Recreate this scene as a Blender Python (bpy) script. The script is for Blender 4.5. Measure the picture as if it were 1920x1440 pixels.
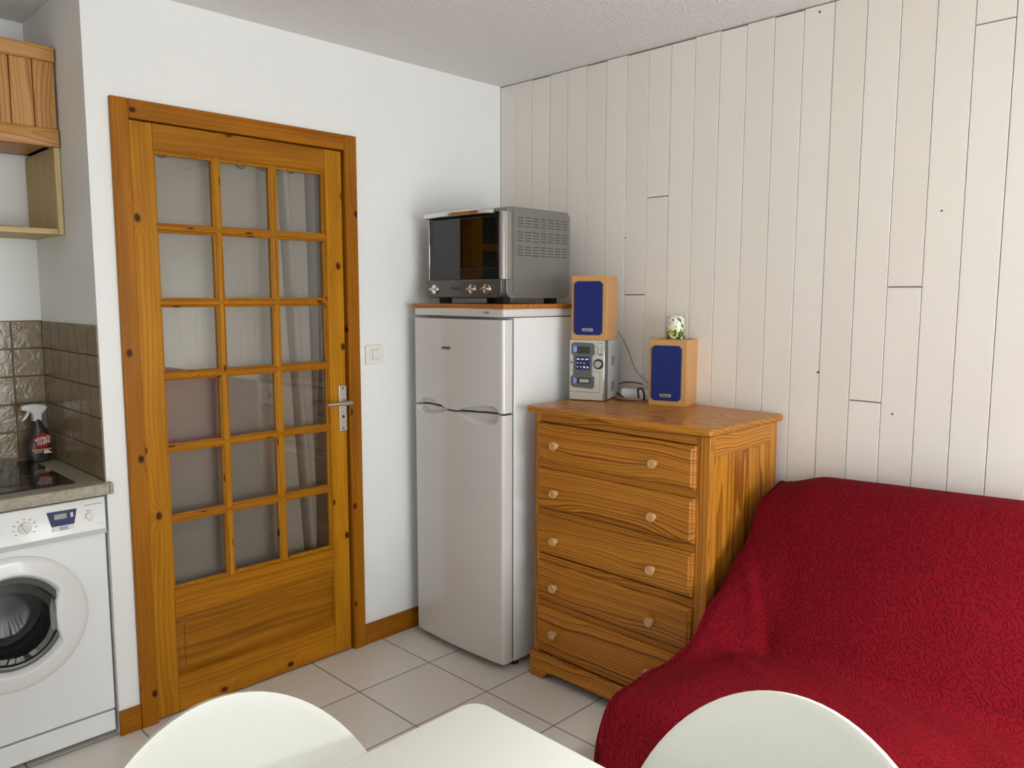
import bpy, bmesh, math, random
from mathutils import Vector, Matrix, noise
random.seed(7)
PI = math.pi
for o in list(bpy.data.objects): bpy.data.objects.remove(o)
S = bpy.context.scene
C = S.collection

# ------------------------------------------------------------------ camera
def set_camera():
    cx, cy, cz, yaw, pit, rol, f = -2.67130563, -2.71167763, 1.47753367, .7925, -.1114, .0014, 1484.3
    F = Vector((math.sin(yaw)*math.cos(pit), math.cos(yaw)*math.cos(pit), math.sin(pit)))
    R = Vector((math.cos(yaw), -math.sin(yaw), 0)); U = R.cross(F)
    R2 = R*math.cos(rol)+U*math.sin(rol); U2 = -R*math.sin(rol)+U*math.cos(rol)
    cd = bpy.data.cameras.new('camera'); cd.sensor_width = 36; cd.sensor_fit = 'HORIZONTAL'
    cd.lens = f/1920*36; cd.clip_start = .05
    co = bpy.data.objects.new('camera', cd); C.objects.link(co)
    m = Matrix((R2, U2, -F)).transposed().to_4x4(); m.translation = (cx, cy, cz)
    co.matrix_world = m; S.camera = co
set_camera()

# ------------------------------------------------------------------ world, daylight, added fill lights, exposure
W = bpy.data.worlds.new('world'); S.world = W; W.use_nodes = True
bg = W.node_tree.nodes['Background']; bg.inputs[0].default_value = (.72, .86, 1, 1); bg.inputs[1].default_value = 1.0
S.view_settings.view_transform = 'Standard'; S.view_settings.look = 'None'
S.view_settings.exposure = 0.04; S.view_settings.gamma = 1; S.view_settings.use_curve_mapping = False
WX0, WX1, WZ0, WZ1, SY = -3.1, -.45, .12, 2.2, -5.4       # the glazed opening in the wall behind the camera
def area(name, loc, rot, sx, sy, power, col):
    l = bpy.data.lights.new(name, 'AREA'); l.shape = 'RECTANGLE'; l.size = sx; l.size_y = sy
    l.energy = power; l.color = col
    o = bpy.data.objects.new(name, l); C.objects.link(o); o.location = loc; o.rotation_euler = rot
area('daylight', ((WX0+WX1)/2, SY-.22, (WZ0+WZ1)/2), (PI/2, 0, 0), WX1-WX0+.3, WZ1-WZ0+.2, 215, (.965, .99, 1))
LY0, LY1, LZ0, LZ1, LX = -4.7, -3.3, .85, 2.15, -4.1          # added window opening for fill light, in the wall left of the camera
area('fill_light_left', (LX-.3, (LY0+LY1)/2, (LZ0+LZ1)/2), (PI/2, 0, -PI/2), LY1-LY0+.2, LZ1-LZ0+.2, 60, (.97, .99, 1))  # added fill lamp that brightens the boarded wall and ceiling
RX0, RX1, RY0, RY1 = -1.7, -.5, -3.9, -2.95                    # added ceiling opening for fill from above, behind the camera
area('fill_light_roof', ((RX0+RX1)/2, (RY0+RY1)/2, 2.75), (0, 0, 0), RX1-RX0+.1, RY1-RY0+.1, 190, (.965, .99, 1))  # added fill lamp for upward faces: table, seat and floor

# ------------------------------------------------------------------ helpers
WM = {}                                           # world matrix of every parent
def empty(name, loc=(0, 0, 0), rz=0):
    o = bpy.data.objects.new(name, None); C.objects.link(o)
    o.location = loc; o.rotation_euler = (0, 0, rz); o.empty_display_size = .1
    return o
def tag(o, label=None, cat=None, group=None, kind=None):
    if label: o['label'] = label
    if cat: o['category'] = cat
    if group: o['group'] = group
    if kind: o['kind'] = kind
    return o
def obj(name, bm, mat, parent=None, bevel=0, seg=2, smooth=35, sub=0, kind=None, label=None):
    me = bpy.data.meshes.new(name)
    bmesh.ops.recalc_face_normals(bm, faces=bm.faces) if not bm.get('keep') else None
    bm['bm'].to_mesh(me) if isinstance(bm, dict) else bm.to_mesh(me)
    return me
class MB:
    """collects shapes into one mesh"""
    def __init__(s): s.bm = bmesh.new(); s.keep = False
    def box(s, a, b, M=None):
        x0, x1 = sorted((a[0], b[0])); y0, y1 = sorted((a[1], b[1])); z0, z1 = sorted((a[2], b[2]))
        v = [Vector((x, y, z)) for x in (x0, x1) for y in (y0, y1) for z in (z0, z1)]
        if M is not None: v = [M @ p for p in v]
        v = [s.bm.verts.new(p) for p in v]
        for f in ((0, 1, 3, 2), (4, 6, 7, 5), (0, 4, 5, 1), (2, 3, 7, 6), (0, 2, 6, 4), (1, 5, 7, 3)):
            s.bm.faces.new([v[i] for i in f])
        return s
    def prism(s, poly, axis, a, b, holes=False):
        """poly: 2-D points; axis is the extrusion axis, a..b its range"""
        def P(p, t):
            if axis == 'x': return (t, p[0], p[1])
            if axis == 'y': return (p[0], t, p[1])
            return (p[0], p[1], t)
        A = [s.bm.verts.new(P(p, a)) for p in poly]; B = [s.bm.verts.new(P(p, b)) for p in poly]
        n = len(poly)
        s.bm.faces.new(A); s.bm.faces.new(B[::-1])
        for i in range(n): s.bm.faces.new((A[i], B[i], B[(i+1) % n], A[(i+1) % n]))
        return s
    def lathe(s, prof, c, axis='z', n=32, cap=True):
        """prof: list of (radius, height) along axis from c"""
        rings = []
        for r, h in prof:
            ring = []
            for k in range(n):
                t = 2*PI*k/n; u, v = r*math.cos(t), r*math.sin(t)
                p = {'z': (u, v, h), 'y': (u, h, v), 'x': (h, u, v)}[axis]
                ring.append(s.bm.verts.new((c[0]+p[0], c[1]+p[1], c[2]+p[2])))
            rings.append(ring)
        for A, B in zip(rings, rings[1:]):
            for k in range(n): s.bm.faces.new((A[k], A[(k+1) % n], B[(k+1) % n], B[k]))
        if cap:
            s.bm.faces.new(rings[0]); s.bm.faces.new(rings[-1])
        return s
    def tube(s, pts, r, n=8):
        pts = [Vector(p) for p in pts]; rings = []
        for i, p in enumerate(pts):
            d = (pts[min(i+1, len(pts)-1)]-pts[max(i-1, 0)]).normalized()
            a = d.orthogonal().normalized() if i == 0 else (rings_a - d*rings_a.dot(d)).normalized()
            rings_a = a; b = d.cross(a)
            rr = r[i] if isinstance(r, (list, tuple)) else r
            rings.append([s.bm.verts.new(p+(a*math.cos(2*PI*k/n)+b*math.sin(2*PI*k/n))*rr) for k in range(n)])
        for A, B in zip(rings, rings[1:]):
            for k in range(n): s.bm.faces.new((A[k], A[(k+1) % n], B[(k+1) % n], B[k]))
        s.bm.faces.new(rings[0]); s.bm.faces.new(rings[-1])
        return s
    def grid(s, P, nu, nv):
        """P(i,j) -> point; open surface"""
        g = [[s.bm.verts.new(P(i, j)) for j in range(nv+1)] for i in range(nu+1)]
        for i in range(nu):
            for j in range(nv): s.bm.faces.new((g[i][j], g[i+1][j], g[i+1][j+1], g[i][j+1]))
        return g
    def mesh(s, name, T=None):
        if not s.keep: bmesh.ops.recalc_face_normals(s.bm, faces=s.bm.faces)
        me = bpy.data.meshes.new(name)
        if T is not None: s.bm.transform(T)
        s.bm.to_mesh(me); s.bm.free()
        return me
def obj(name, mb, mat, parent=None, bevel=0, seg=2, smooth=35, sub=0, kind=None, label=None, cut=None, solid=0):
    me = mb if isinstance(mb, bpy.types.Mesh) else mb.mesh(name)
    me.materials.clear(); me.materials.append(mat)
    o = bpy.data.objects.new(name, me); C.objects.link(o)
    if cut is not None:
        cm = cut.mesh('cut'); co = bpy.data.objects.new('cut', cm); C.objects.link(co)
        md = o.modifiers.new('b', 'BOOLEAN'); md.operation = 'DIFFERENCE'; md.object = co; md.solver = 'EXACT'
        bpy.context.view_layer.update()
        dg = bpy.context.evaluated_depsgraph_get()
        nm = bpy.data.meshes.new_from_object(o.evaluated_get(dg))
        o.modifiers.clear(); o.data = nm; bpy.data.objects.remove(co); me = nm
        me.materials.clear(); me.materials.append(mat)
    if smooth:
        for p in me.polygons: p.use_smooth = True
        me.set_sharp_from_angle(angle=math.radians(smooth))
    if solid:
        md = o.modifiers.new('solid', 'SOLIDIFY'); md.thickness = solid; md.offset = 0
    if bevel:
        md = o.modifiers.new('bevel', 'BEVEL'); md.width = bevel; md.segments = seg; md.limit_method = 'ANGLE'
        md.angle_limit = math.radians(40)
    if sub:
        md = o.modifiers.new('sub', 'SUBSURF'); md.levels = sub; md.render_levels = sub
    if parent is not None: o.parent = parent
    if kind: o['kind'] = kind
    if label: o['label'] = label
    return o
def copy_tree(o, parent=None):
    kids = list(o.children)
    c = o.copy(); C.objects.link(c)
    if parent is not None: c.parent = parent
    for k in kids: copy_tree(k, c)
    return c
def rrect(x0, z0, x1, z1, r, n=6):
    if not isinstance(r, (tuple, list)): r = (r,)*4      # bottom-left, bottom-right, top-right, top-left
    out = []
    for (cx, cz, a0), rr in zip(((x0, z0, PI), (x1, z0, 1.5*PI), (x1, z1, 0), (x0, z1, .5*PI)), r):
        sx = 1 if cx == x0 else -1; sz = 1 if cz == z0 else -1
        if rr <= 0: out.append((cx, cz)); continue
        for k in range(n+1):
            a = a0+PI/2*k/n
            out.append((cx+sx*rr+rr*math.cos(a), cz+sz*rr+rr*math.sin(a)))
    return out
def text(name, s, size, mat, parent, origin, right, up, align='CENTER', depth=.0003, bold=0, shear=0, sx=1):
    """lettering as a thin solid mesh; right/up give its plane"""
    cu = bpy.data.curves.new('t', 'FONT'); cu.body = s; cu.size = size; cu.extrude = depth; cu.align_x = align
    cu.offset = bold; cu.shear = shear; cu.resolution_u = 3
    to = bpy.data.objects.new('t', cu); C.objects.link(to)
    bpy.context.view_layer.update()
    me = bpy.data.meshes.new_from_object(to.evaluated_get(bpy.context.evaluated_depsgraph_get()))
    bpy.data.objects.remove(to)
    r = Vector(right).normalized(); u = Vector(up).normalized(); n = r.cross(u)
    M = Matrix((r*sx, u, n)).transposed().to_4x4(); M.translation = origin
    me.transform(M); me.name = name
    return obj(name, me, mat, parent, smooth=0)

# ------------------------------------------------------------------ materials
class NT:
    def __init__(s, name):
        s.m = bpy.data.materials.new(name); s.m.use_nodes = True; s.t = s.m.node_tree
        s.b = s.t.nodes['Principled BSDF']
    def n(s, typ, **k):
        nd = s.t.nodes.new(typ)
        for a, v in k.items():
            if a.startswith('_'): setattr(nd, a[1:], v)
        return nd
    def l(s, a, b): s.t.links.new(a, b)
    def val(s, sock, v):
        if hasattr(v, 'is_output'): s.l(v, sock)
        else: sock.default_value = v
    def math(s, op, a, b=0, c=None, clamp=False):
        nd = s.t.nodes.new('ShaderNodeMath'); nd.operation = op; nd.use_clamp = clamp
        s.val(nd.inputs[0], a); s.val(nd.inputs[1], b)
        if c is not None: s.val(nd.inputs[2], c)
        return nd.outputs[0]
    def vmath(s, op, a, b):
        nd = s.t.nodes.new('ShaderNodeVectorMath'); nd.operation = op
        s.val(nd.inputs[0], a); s.val(nd.inputs[1], b)
        return nd.outputs[0]
    def noise(s, vec, scale, detail=2, rough=.5, dist=0, col=False):
        nd = s.t.nodes.new('ShaderNodeTexNoise'); nd.inputs['Scale'].default_value = scale
        nd.inputs['Detail'].default_value = detail; nd.inputs['Roughness'].default_value = rough
        nd.inputs['Distortion'].default_value = dist
        if vec is not None: s.l(vec, nd.inputs['Vector'])
        return nd.outputs['Color' if col else 'Fac']
    def ramp(s, fac, stops, interp='LINEAR'):
        nd = s.t.nodes.new('ShaderNodeValToRGB'); cr = nd.color_ramp; cr.interpolation = interp
        while len(cr.elements) < len(stops): cr.elements.new(.5)
        for e, (p, c) in zip(cr.elements, stops):
            e.position = p; e.color = (*c, 1) if len(c) == 3 else c
        s.val(nd.inputs[0], fac)
        return nd.outputs[0]
    def mix(s, fac, a, b, mode='MIX'):
        nd = s.t.nodes.new('ShaderNodeMix'); nd.data_type = 'RGBA'; nd.blend_type = mode
        s.val(nd.inputs[0], fac)
        for i, v in ((6, a), (7, b)):
            if hasattr(v, 'is_output'): s.l(v, nd.inputs[i])
            else: nd.inputs[i].default_value = (*v, 1)
        return nd.outputs[2]
    def bump(s, h, dist, strength=1, prev=None):
        nd = s.t.nodes.new('ShaderNodeBump'); nd.inputs['Distance'].default_value = dist
        nd.inputs['Strength'].default_value = strength; s.l(h, nd.inputs['Height'])
        if prev is not None: s.l(prev, nd.inputs['Normal'])
        return nd.outputs[0]
    def coord(s, which='Object'): return s.t.nodes.new('ShaderNodeTexCoord').outputs[which]
    def set(s, **k):
        for a, v in k.items():
            sock = s.b.inputs[{'color': 'Base Color', 'rough': 'Roughness', 'metal': 'Metallic', 'normal': 'Normal',
                               'coat': 'Coat Weight', 'coat_rough': 'Coat Roughness', 'spec': 'Specular IOR Level', 'sheen': 'Sheen Weight',
                               'alpha': 'Alpha', 'trans': 'Transmission Weight', 'sheen_rough': 'Sheen Roughness'}[a]]
            if hasattr(v, 'is_output'): s.l(v, sock)
            else: sock.default_value = (*v, 1) if isinstance(v, (tuple, list)) and len(v) == 3 else v
        return s.m
def srgb(r, g, b):
    f = lambda c: (c/255)/12.92 if c/255 <= .04045 else ((c/255+.055)/1.055)**2.4
    return (f(r), f(g), f(b))
def plain(name, col, rough=.5, metal=0, coat=0, var=.04, spec=.5):
    """one colour with a faint procedural mottling"""
    t = NT(name); c = t.noise(t.coord(), 9, 3)
    lo = tuple(x*(1-var) for x in col); hi = tuple(min(1, x*(1+var)) for x in col)
    r = t.math('MULTIPLY_ADD', t.noise(t.coord(), 30, 2), .08, rough-.04)
    return t.set(color=t.mix(c, lo, hi), rough=r, metal=metal, coat=coat, coat_rough=.08, spec=spec)
def wood(name, light, dark, axis='z', period=.009, sharp=.55, tilt=.05, warp=.02, knots=0, knotcol=(.06, .02, .006), rough=.4, coat=0,
         blotch=0, stretch=.10, fine=.5, off=.12, wn=11, spec=.5, amp=0, aL=1.6, aU=8):
    """plain-sawn softwood: growth rings around a slightly tilted, wandering pith running along `axis`"""
    t = NT(name); nd = t.t.nodes
    g = nd.new('ShaderNodeNewGeometry').outputs['Random Per Island']; oi = nd.new('ShaderNodeObjectInfo').outputs['Random']
    r = t.math('ADD', t.math('MULTIPLY', g, 7.3), t.math('MULTIPLY', oi, 13.7))
    sep = nd.new('ShaderNodeSeparateXYZ'); t.l(t.coord(), sep.inputs[0])
    X, Y, Z = sep.outputs
    L, u, v = {'x': (X, Y, Z), 'y': (Y, X, Z), 'z': (Z, X, Y)}[axis]
    rs = t.math('FRACT', t.math('MULTIPLY', r, 3.17)); rt = t.math('FRACT', t.math('MULTIPLY', r, 5.71))
    cmb = nd.new('ShaderNodeCombineXYZ')                       # stretched coordinate for the wander
    t.l(t.math('ADD', t.math('MULTIPLY', L, stretch), t.math('MULTIPLY', r, 2.3)), cmb.inputs[0]); t.l(u, cmb.inputs[1]); t.l(v, cmb.inputs[2])
    q = cmb.outputs[0]
    w1 = t.math('MULTIPLY', t.math('SUBTRACT', t.noise(q, wn, 2, .5), .5), warp*2)
    cm2 = nd.new('ShaderNodeCombineXYZ'); t.l(t.math('MULTIPLY', L, 1.7), cm2.inputs[0]); t.l(r, cm2.inputs[1])
    w2 = t.math('MULTIPLY', t.math('SUBTRACT', t.noise(cm2.outputs[0], 1.5, 1), .5), tilt)
    uu = t.math('ADD', t.math('ADD', u, w2), t.math('MULTIPLY', t.math('SUBTRACT', rs, .5), off))
    vv = t.math('ADD', t.math('ADD', v, t.math('MULTIPLY', w2, .6)), t.math('MULTIPLY', t.math('SUBTRACT', rt, .5), off))
    rad = t.math('SQRT', t.math('ADD', t.math('MULTIPLY', uu, uu), t.math('MULTIPLY', vv, vv)))
    ph = t.math('MULTIPLY', t.math('ADD', rad, w1), 1/period)
    if amp:
        cf = nd.new('ShaderNodeCombineXYZ')
        t.l(t.math('MULTIPLY_ADD', L, aL, r), cf.inputs[0]); t.l(t.math('MULTIPLY', u, aU), cf.inputs[1]); t.l(t.math('MULTIPLY', v, aU), cf.inputs[2])
        ph = t.math('ADD', ph, t.math('MULTIPLY', t.noise(cf.outputs[0], 1.0, 1.5, .4), amp))
    c1 = nd.new('ShaderNodeCombineXYZ'); t.l(t.math('MULTIPLY', ph, .45), c1.inputs[0]); t.l(r, c1.inputs[1])
    irr = t.noise(c1.outputs[0], 1, 1)
    ph = t.math('ADD', ph, t.math('MULTIPLY', irr, 2.2))
    kn = None
    if knots:
        vo = nd.new('ShaderNodeTexVoronoi'); vo.voronoi_dimensions = '2D'; vo.inputs['Scale'].default_value = knots
        cm3 = nd.new('ShaderNodeCombineXYZ')
        t.l(t.math('ADD', t.math('MULTIPLY', L, .7), r), cm3.inputs[0]); t.l(X if axis == 'z' else Z, cm3.inputs[1]); t.l(t.math('MULTIPLY', Y, .1), cm3.inputs[2])
        t.l(cm3.outputs[0], vo.inputs['Vector']); kd = vo.outputs['Distance']
        kn = t.math('SUBTRACT', 1, t.math('MULTIPLY', kd, 15), clamp=True)
        halo = t.math('SUBTRACT', 1, t.math('MULTIPLY', kd, 3.6), clamp=True)
        ph = t.math('ADD', ph, t.math('MULTIPLY', t.math('MULTIPLY', halo, halo), 3.0))
    fr = t.math('FRACT', ph)
    band = t.ramp(fr, ((0, (0, 0, 0)), (sharp, (.25, .25, .25)), (.86, (1, 1, 1)), (.95, (.75, .75, .75)), (1, (0, 0, 0))))
    band = t.math('MULTIPLY', band, t.ramp(irr, ((.35, (.45, .45, .45)), (.62, (1, 1, 1)))))
    cm4 = nd.new('ShaderNodeCombineXYZ')
    t.l(t.math('MULTIPLY', L, .03), cm4.inputs[0]); t.l(u, cm4.inputs[1]); t.l(v, cm4.inputs[2])
    fib = t.noise(cm4.outputs[0], 700, 2, .7)
    fac = t.math('ADD', band, t.math('MULTIPLY', t.math('SUBTRACT', fib, .5), fine), clamp=True)
    col = t.mix(fac, light, dark)
    tone = t.mix(t.math('MULTIPLY', t.math('FRACT', t.math('MULTIPLY', r, 9.1)), .30), (1, 1, 1), (.72, .62, .5))
    col = t.mix(1, col, tone, 'MULTIPLY')
    if blotch:
        bl = t.ramp(t.noise(q, 16, 3, .6), ((.35, (1, 1, 1)), (.75, (1-blotch, 1-blotch*1.15, 1-blotch*1.3))))
        col = t.mix(1, col, bl, 'MULTIPLY')
    if kn is not None:
        col = t.mix(t.math('MULTIPLY', halo, .35), col, dark)
        col = t.mix(t.math('MULTIPLY', kn, 2.2, clamp=True), col, knotcol)
    nb = t.bump(fac, .0004, .35)
    return t.set(color=col, rough=t.math('MULTIPLY_ADD', fib, .12, rough-.06), normal=nb, coat=coat, coat_rough=.22, spec=spec)

M = {}
def make_materials():
    t = NT('roughcast_plaster'); c = t.coord()
    h = t.math('ADD', t.noise(c, 110, 3, .6), t.math('MULTIPLY', t.noise(c, 38, 2), .7))
    M['plaster'] = t.set(color=t.mix(t.noise(c, 2.2, 3), (.80, .80, .78), (.86, .86, .84)), rough=.9, normal=t.bump(h, .003, .55), spec=.25)
    t = NT('stippled_ceiling'); c = t.coord()
    h = t.ramp(t.noise(c, 75, 4, .65), ((.42, (0, 0, 0)), (.66, (1, 1, 1))))
    M['ceiling'] = t.set(color=t.mix(t.noise(c, 1.5, 2), (.86, .845, .825), (.91, .895, .875)), rough=.92, normal=t.bump(h, .004, .8), spec=.2)
    t = NT('painted_boards'); c = t.coord(); nd = t.t.nodes
    g = nd.new('ShaderNodeNewGeometry').outputs['Random Per Island']
    mp = nd.new('ShaderNodeMapping'); mp.inputs['Scale'].default_value = (1, 1, .04); t.l(c, mp.inputs[0])
    fib = t.noise(mp.outputs[0], 160, 3, .6)
    col = t.mix(g, srgb(229, 223, 214), srgb(236, 231, 223))
    col = t.mix(t.math('MULTIPLY', t.noise(c, 2.2, 3), .35), col, srgb(233, 221, 212))
    sp = nd.new('ShaderNodeTexVoronoi'); sp.inputs['Scale'].default_value = 5; t.l(c, sp.inputs['Vector'])
    col = t.mix(t.math('LESS_THAN', sp.outputs['Distance'], .022), col, (.12, .09, .07))
    M['boards'] = t.set(color=col, rough=.55, normal=t.bump(fib, .0012, .30), spec=.35)
    t = NT('floor_tiles'); c = t.coord(); nd = t.t.nodes
    sep = nd.new('ShaderNodeSeparateXYZ'); t.l(c, sep.inputs[0])
    T = .33709; lines = []
    cells = []
    for s_, off in ((sep.outputs[0], -1.06287), (sep.outputs[1], -.32449)):
        q = t.math('DIVIDE', t.math('SUBTRACT', s_, off), T)
        f = t.math('ABSOLUTE', t.math('SUBTRACT', q, t.math('ROUND', q)))
        lines.append(t.math('MULTIPLY', f, T)); cells.append(t.math('FLOOR', q))
    d = t.math('MINIMUM', lines[0], lines[1])
    wn = nd.new('ShaderNodeTexWhiteNoise'); wn.noise_dimensions = '2D'
    cb = nd.new('ShaderNodeCombineXYZ'); t.l(cells[0], cb.inputs[0]); t.l(cells[1], cb.inputs[1]); t.l(cb.outputs[0], wn.inputs['Vector'])
    base = t.mix(wn.outputs['Value'], srgb(224, 219, 210), srgb(229, 224, 216))
    base = t.mix(t.math('MULTIPLY', t.noise(c, 5, 4, .6), .35), base, srgb(221, 213, 203))
    gm = t.ramp(d, ((.0023, (1, 1, 1)), (.0031, (0, 0, 0))))
    hh = t.ramp(d, ((.0015, (0, 0, 0)), (.0045, (1, 1, 1))))
    M['tiles'] = t.set(color=t.mix(gm, base, srgb(66, 56, 48)), rough=t.math('ADD', .30, t.math('MULTIPLY', gm, .5)),
                       normal=t.bump(hh, .0012, .6, t.bump(t.noise(c, 60, 2), .0006, .25)), spec=.5)
    t = NT('kitchen_tile'); c = t.coord(); nd = t.t.nodes
    g = nd.new('ShaderNodeNewGeometry').outputs['Random Per Island']
    col = t.mix(t.noise(c, 26, 4, .65), srgb(110, 94, 70), srgb(150, 132, 104))
    col = t.mix(t.math('MULTIPLY', g, .3), col, srgb(112, 92, 66))
    M['wall_tile'] = t.set(color=col, rough=.22, normal=t.bump(t.noise(c, 26, 3, .55, .8), .005, .55), spec=.55)
    M['grout_dark'] = plain('dark_grout', srgb(58, 44, 30), .8)
    M['grout'] = plain('tile_grout', srgb(120, 106, 84), .8)
    dk = dict(fine=.30, wn=6, spec=.16, amp=2)
    M['door_z'] = wood('door_pine_upright', srgb(192, 132, 16), srgb(168, 106, 10), 'z', .020, .3, .04, .02, 5.2, srgb(70, 30, 6), .38, .03, .42, **dk)
    M['door_x'] = wood('door_pine_level', srgb(178, 117, 16), srgb(154, 94, 10), 'x', .020, .3, .04, .02, 5.2, srgb(70, 30, 6), .38, .03, .38, **dk)
    M['panel_x'] = wood('door_panel_pine', srgb(168, 110, 14), srgb(142, 86, 9), 'x', .03, .3, .04, .04, 0, rough=.4, coat=.03, blotch=.45, **dk)
    M['frame_z'] = wood('frame_pine_upright', srgb(172, 110, 14), srgb(152, 90, 9), 'z', .02, .3, .04, .02, 5.5, srgb(60, 26, 6), .40, .03, .40, **dk)
    M['frame_x'] = wood('frame_pine_level', srgb(166, 104, 14), srgb(146, 84, 9), 'x', .02, .3, .04, .02, 6.0, srgb(60, 26, 6), .40, .03, .40, **dk)
    cl, cd_ = srgb(200, 134, 42), srgb(122, 58, 7)
    k = dict(period=.010, sharp=.5, warp=.016, tilt=.10, rough=.36, coat=.08, fine=.35, stretch=.075, blotch=.12, wn=7, spec=.3, off=.16, amp=7)
    M['chest_x'] = wood('chest_pine_level', cl, cd_, 'x', **k)
    M['chest_z'] = wood('chest_pine_upright', cl, cd_, 'z', **{**k, 'amp': 7, 'tilt': .03, 'stretch': .03, 'period': .012, 'aL': .8, 'aU': 13})
    M['chest_y'] = wood('chest_pine_deep', cl, cd_, 'y', **k)
    M['knob'] = wood('knob_pine', srgb(210, 170, 118), srgb(190, 146, 92), 'y', .004, rough=.35, coat=.3, fine=.2)
    M['cab_z'] = wood('cabinet_pine_upright', srgb(196, 146, 86), srgb(150, 96, 46), 'z', .013, .45, .05, .015, rough=.42, fine=.4, stretch=.06, amp=3, spec=.3)
    M['cab_x'] = wood('cabinet_pine_level', srgb(196, 144, 82), srgb(156, 100, 48), 'x', .013, .45, .05, .015, rough=.42, fine=.4, stretch=.06, amp=3, spec=.3)
    M['raw_z'] = wood('raw_pine_upright', srgb(206, 184, 132), srgb(182, 156, 100), 'z', .014, .3, rough=.55, fine=.3)
    M['raw_x'] = wood('raw_pine_level', srgb(206, 184, 132), srgb(182, 156, 100), 'x', .014, .3, rough=.55, fine=.3)
    M['board_x'] = wood('board_pine', srgb(186, 118, 42), srgb(160, 92, 26), 'x', .03, .4, .1, .02, rough=.4, coat=.05, spec=.3, amp=2)
    M['beech_z'] = wood('beech_veneer', srgb(206, 156, 98), srgb(192, 140, 82), 'z', .004, .2, .01, .006, rough=.42, fine=.9)
    M['white_enamel'] = plain('white_enamel', (.80, .81, .80), .22, coat=.4, var=.01)
    M['fridge_door'] = plain('shaded_fridge_enamel', (.64, .62, .595), .20, coat=.4, var=.01)  # shade of the fridge front put into the colour, darker than the side
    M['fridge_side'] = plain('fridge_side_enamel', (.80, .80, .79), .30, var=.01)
    M['white_plastic'] = plain('white_plastic', (.74, .73, .70), .35, var=.02)
    M['ivory'] = plain('ivory_plastic', (.78, .76, .70), .32, var=.02)
    M['grey_white'] = plain('pale_grey_plastic', (.55, .55, .53), .35, var=.02)
    M['handle_plastic'] = plain('silver_white_plastic', (.66, .66, .68), .25, var=.02)
    M['dark'] = plain('dark_plastic', (.025, .025, .025), .4)
    M['rubber'] = plain('black_rubber', (.02, .02, .02), .75)
    M['gap'] = plain('grey_gasket', (.16, .15, .14), .6)
    M['black_gloss'] = plain('black_gloss', (.01, .01, .01), .06, var=.0, spec=.6)
    M['chrome'] = plain('chrome', (.75, .74, .73), .12, metal=1, var=.01)
    M['satin'] = plain('satin_metal', (.62, .60, .55), .30, metal=1, var=.02)
    M['oven_grey'] = plain('grey_metallic_paint', (.235, .225, .215), .36, metal=.55, var=.03)
    M['oven_panel'] = plain('dark_grey_metallic', (.13, .125, .115), .32, metal=.5, var=.03)
    M['oven_in'] = plain('oven_lining', (.34, .33, .29), .5, metal=.3)
    M['hifi_front'] = plain('champagne_silver', (.60, .57, .51), .35, metal=.35, var=.02)
    M['hifi_side'] = plain('pale_blue_grey', (.50, .53, .54), .4, metal=.15, var=.02)
    M['hifi_grey'] = plain('smoke_grey_plastic', (.11, .115, .11), .35, var=.03)
    M['blue_glaze'] = plain('light_blue_plastic', (.22, .34, .78), .25, var=.05)
    M['lcd_dark'] = plain('dark_display', (.035, .04, .025), .12, var=.05)
    M['navy'] = plain('navy_panel', (.010, .012, .10), .30, var=.03)
    M['lcd'] = plain('grey_green_display', (.30, .36, .27), .3, var=.02)
    M['print_dark'] = plain('dark_print', (.06, .05, .045), .5)
    M['print_grey'] = plain('grey_print', (.30, .29, .28), .5)
    M['print_white'] = plain('white_print', (.80, .80, .80), .5)
    M['print_gold'] = plain('gold_print', (.50, .42, .26), .4)
    M['red_print'] = plain('red_print', (.38, .03, .02), .4, var=.2)
    M['pale_blue'] = plain('pale_blue_button', (.30, .47, .66), .3)
    t = NT('speaker_cloth'); c = t.coord()
    M['cloth_blue'] = t.set(color=t.mix(t.noise(c, 900, 1), (.012, .020, .115), (.020, .032, .17)), rough=.85, normal=t.bump(t.noise(c, 1200, 1), .0006, .5), spec=.2)
    t = NT('laminate_worktop'); c = t.coord()
    col = t.ramp(t.noise(c, 60, 5, .75), ((.3, srgb(128, 120, 102)), (.5, srgb(158, 150, 132)), (.7, srgb(172, 164, 148))))
    M['worktop'] = t.set(color=col, rough=.42)
    t = NT('grey_curtain'); c = t.coord()
    mp = t.t.nodes.new('ShaderNodeMapping'); mp.inputs['Scale'].default_value = (1, 1, 1); t.l(c, mp.inputs[0])
    M['curtain'] = t.set(color=t.mix(t.noise(mp.outputs[0], 350, 2), (.50, .425, .36), (.56, .48, .41)), rough=.8, normal=t.bump(t.noise(c, 500, 2), .0006, .4), sheen=.2)
    t = NT('quilted_red_cotton'); c = t.coord()
    n1 = t.noise(c, 50, 0, .5, .3)
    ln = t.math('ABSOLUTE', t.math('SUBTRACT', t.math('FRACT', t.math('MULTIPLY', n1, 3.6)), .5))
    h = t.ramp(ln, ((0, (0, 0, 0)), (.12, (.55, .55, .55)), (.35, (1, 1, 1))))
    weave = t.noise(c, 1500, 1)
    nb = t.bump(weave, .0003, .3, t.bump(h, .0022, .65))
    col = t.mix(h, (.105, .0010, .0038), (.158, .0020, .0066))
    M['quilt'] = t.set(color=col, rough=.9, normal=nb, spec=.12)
    t = NT('creamy_white_laminate'); c = t.coord()
    M['table_white'] = t.set(color=t.mix(t.noise(c, 220, 2), (.76, .75, .70), (.80, .79, .74)), rough=.42, spec=.4)
    t = NT('chair_shell_white'); c = t.coord()
    M['chair_white'] = t.set(color=t.mix(t.noise(c, 90, 3), (.60, .60, .535), (.63, .63, .565)), rough=.38, spec=.45)
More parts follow.
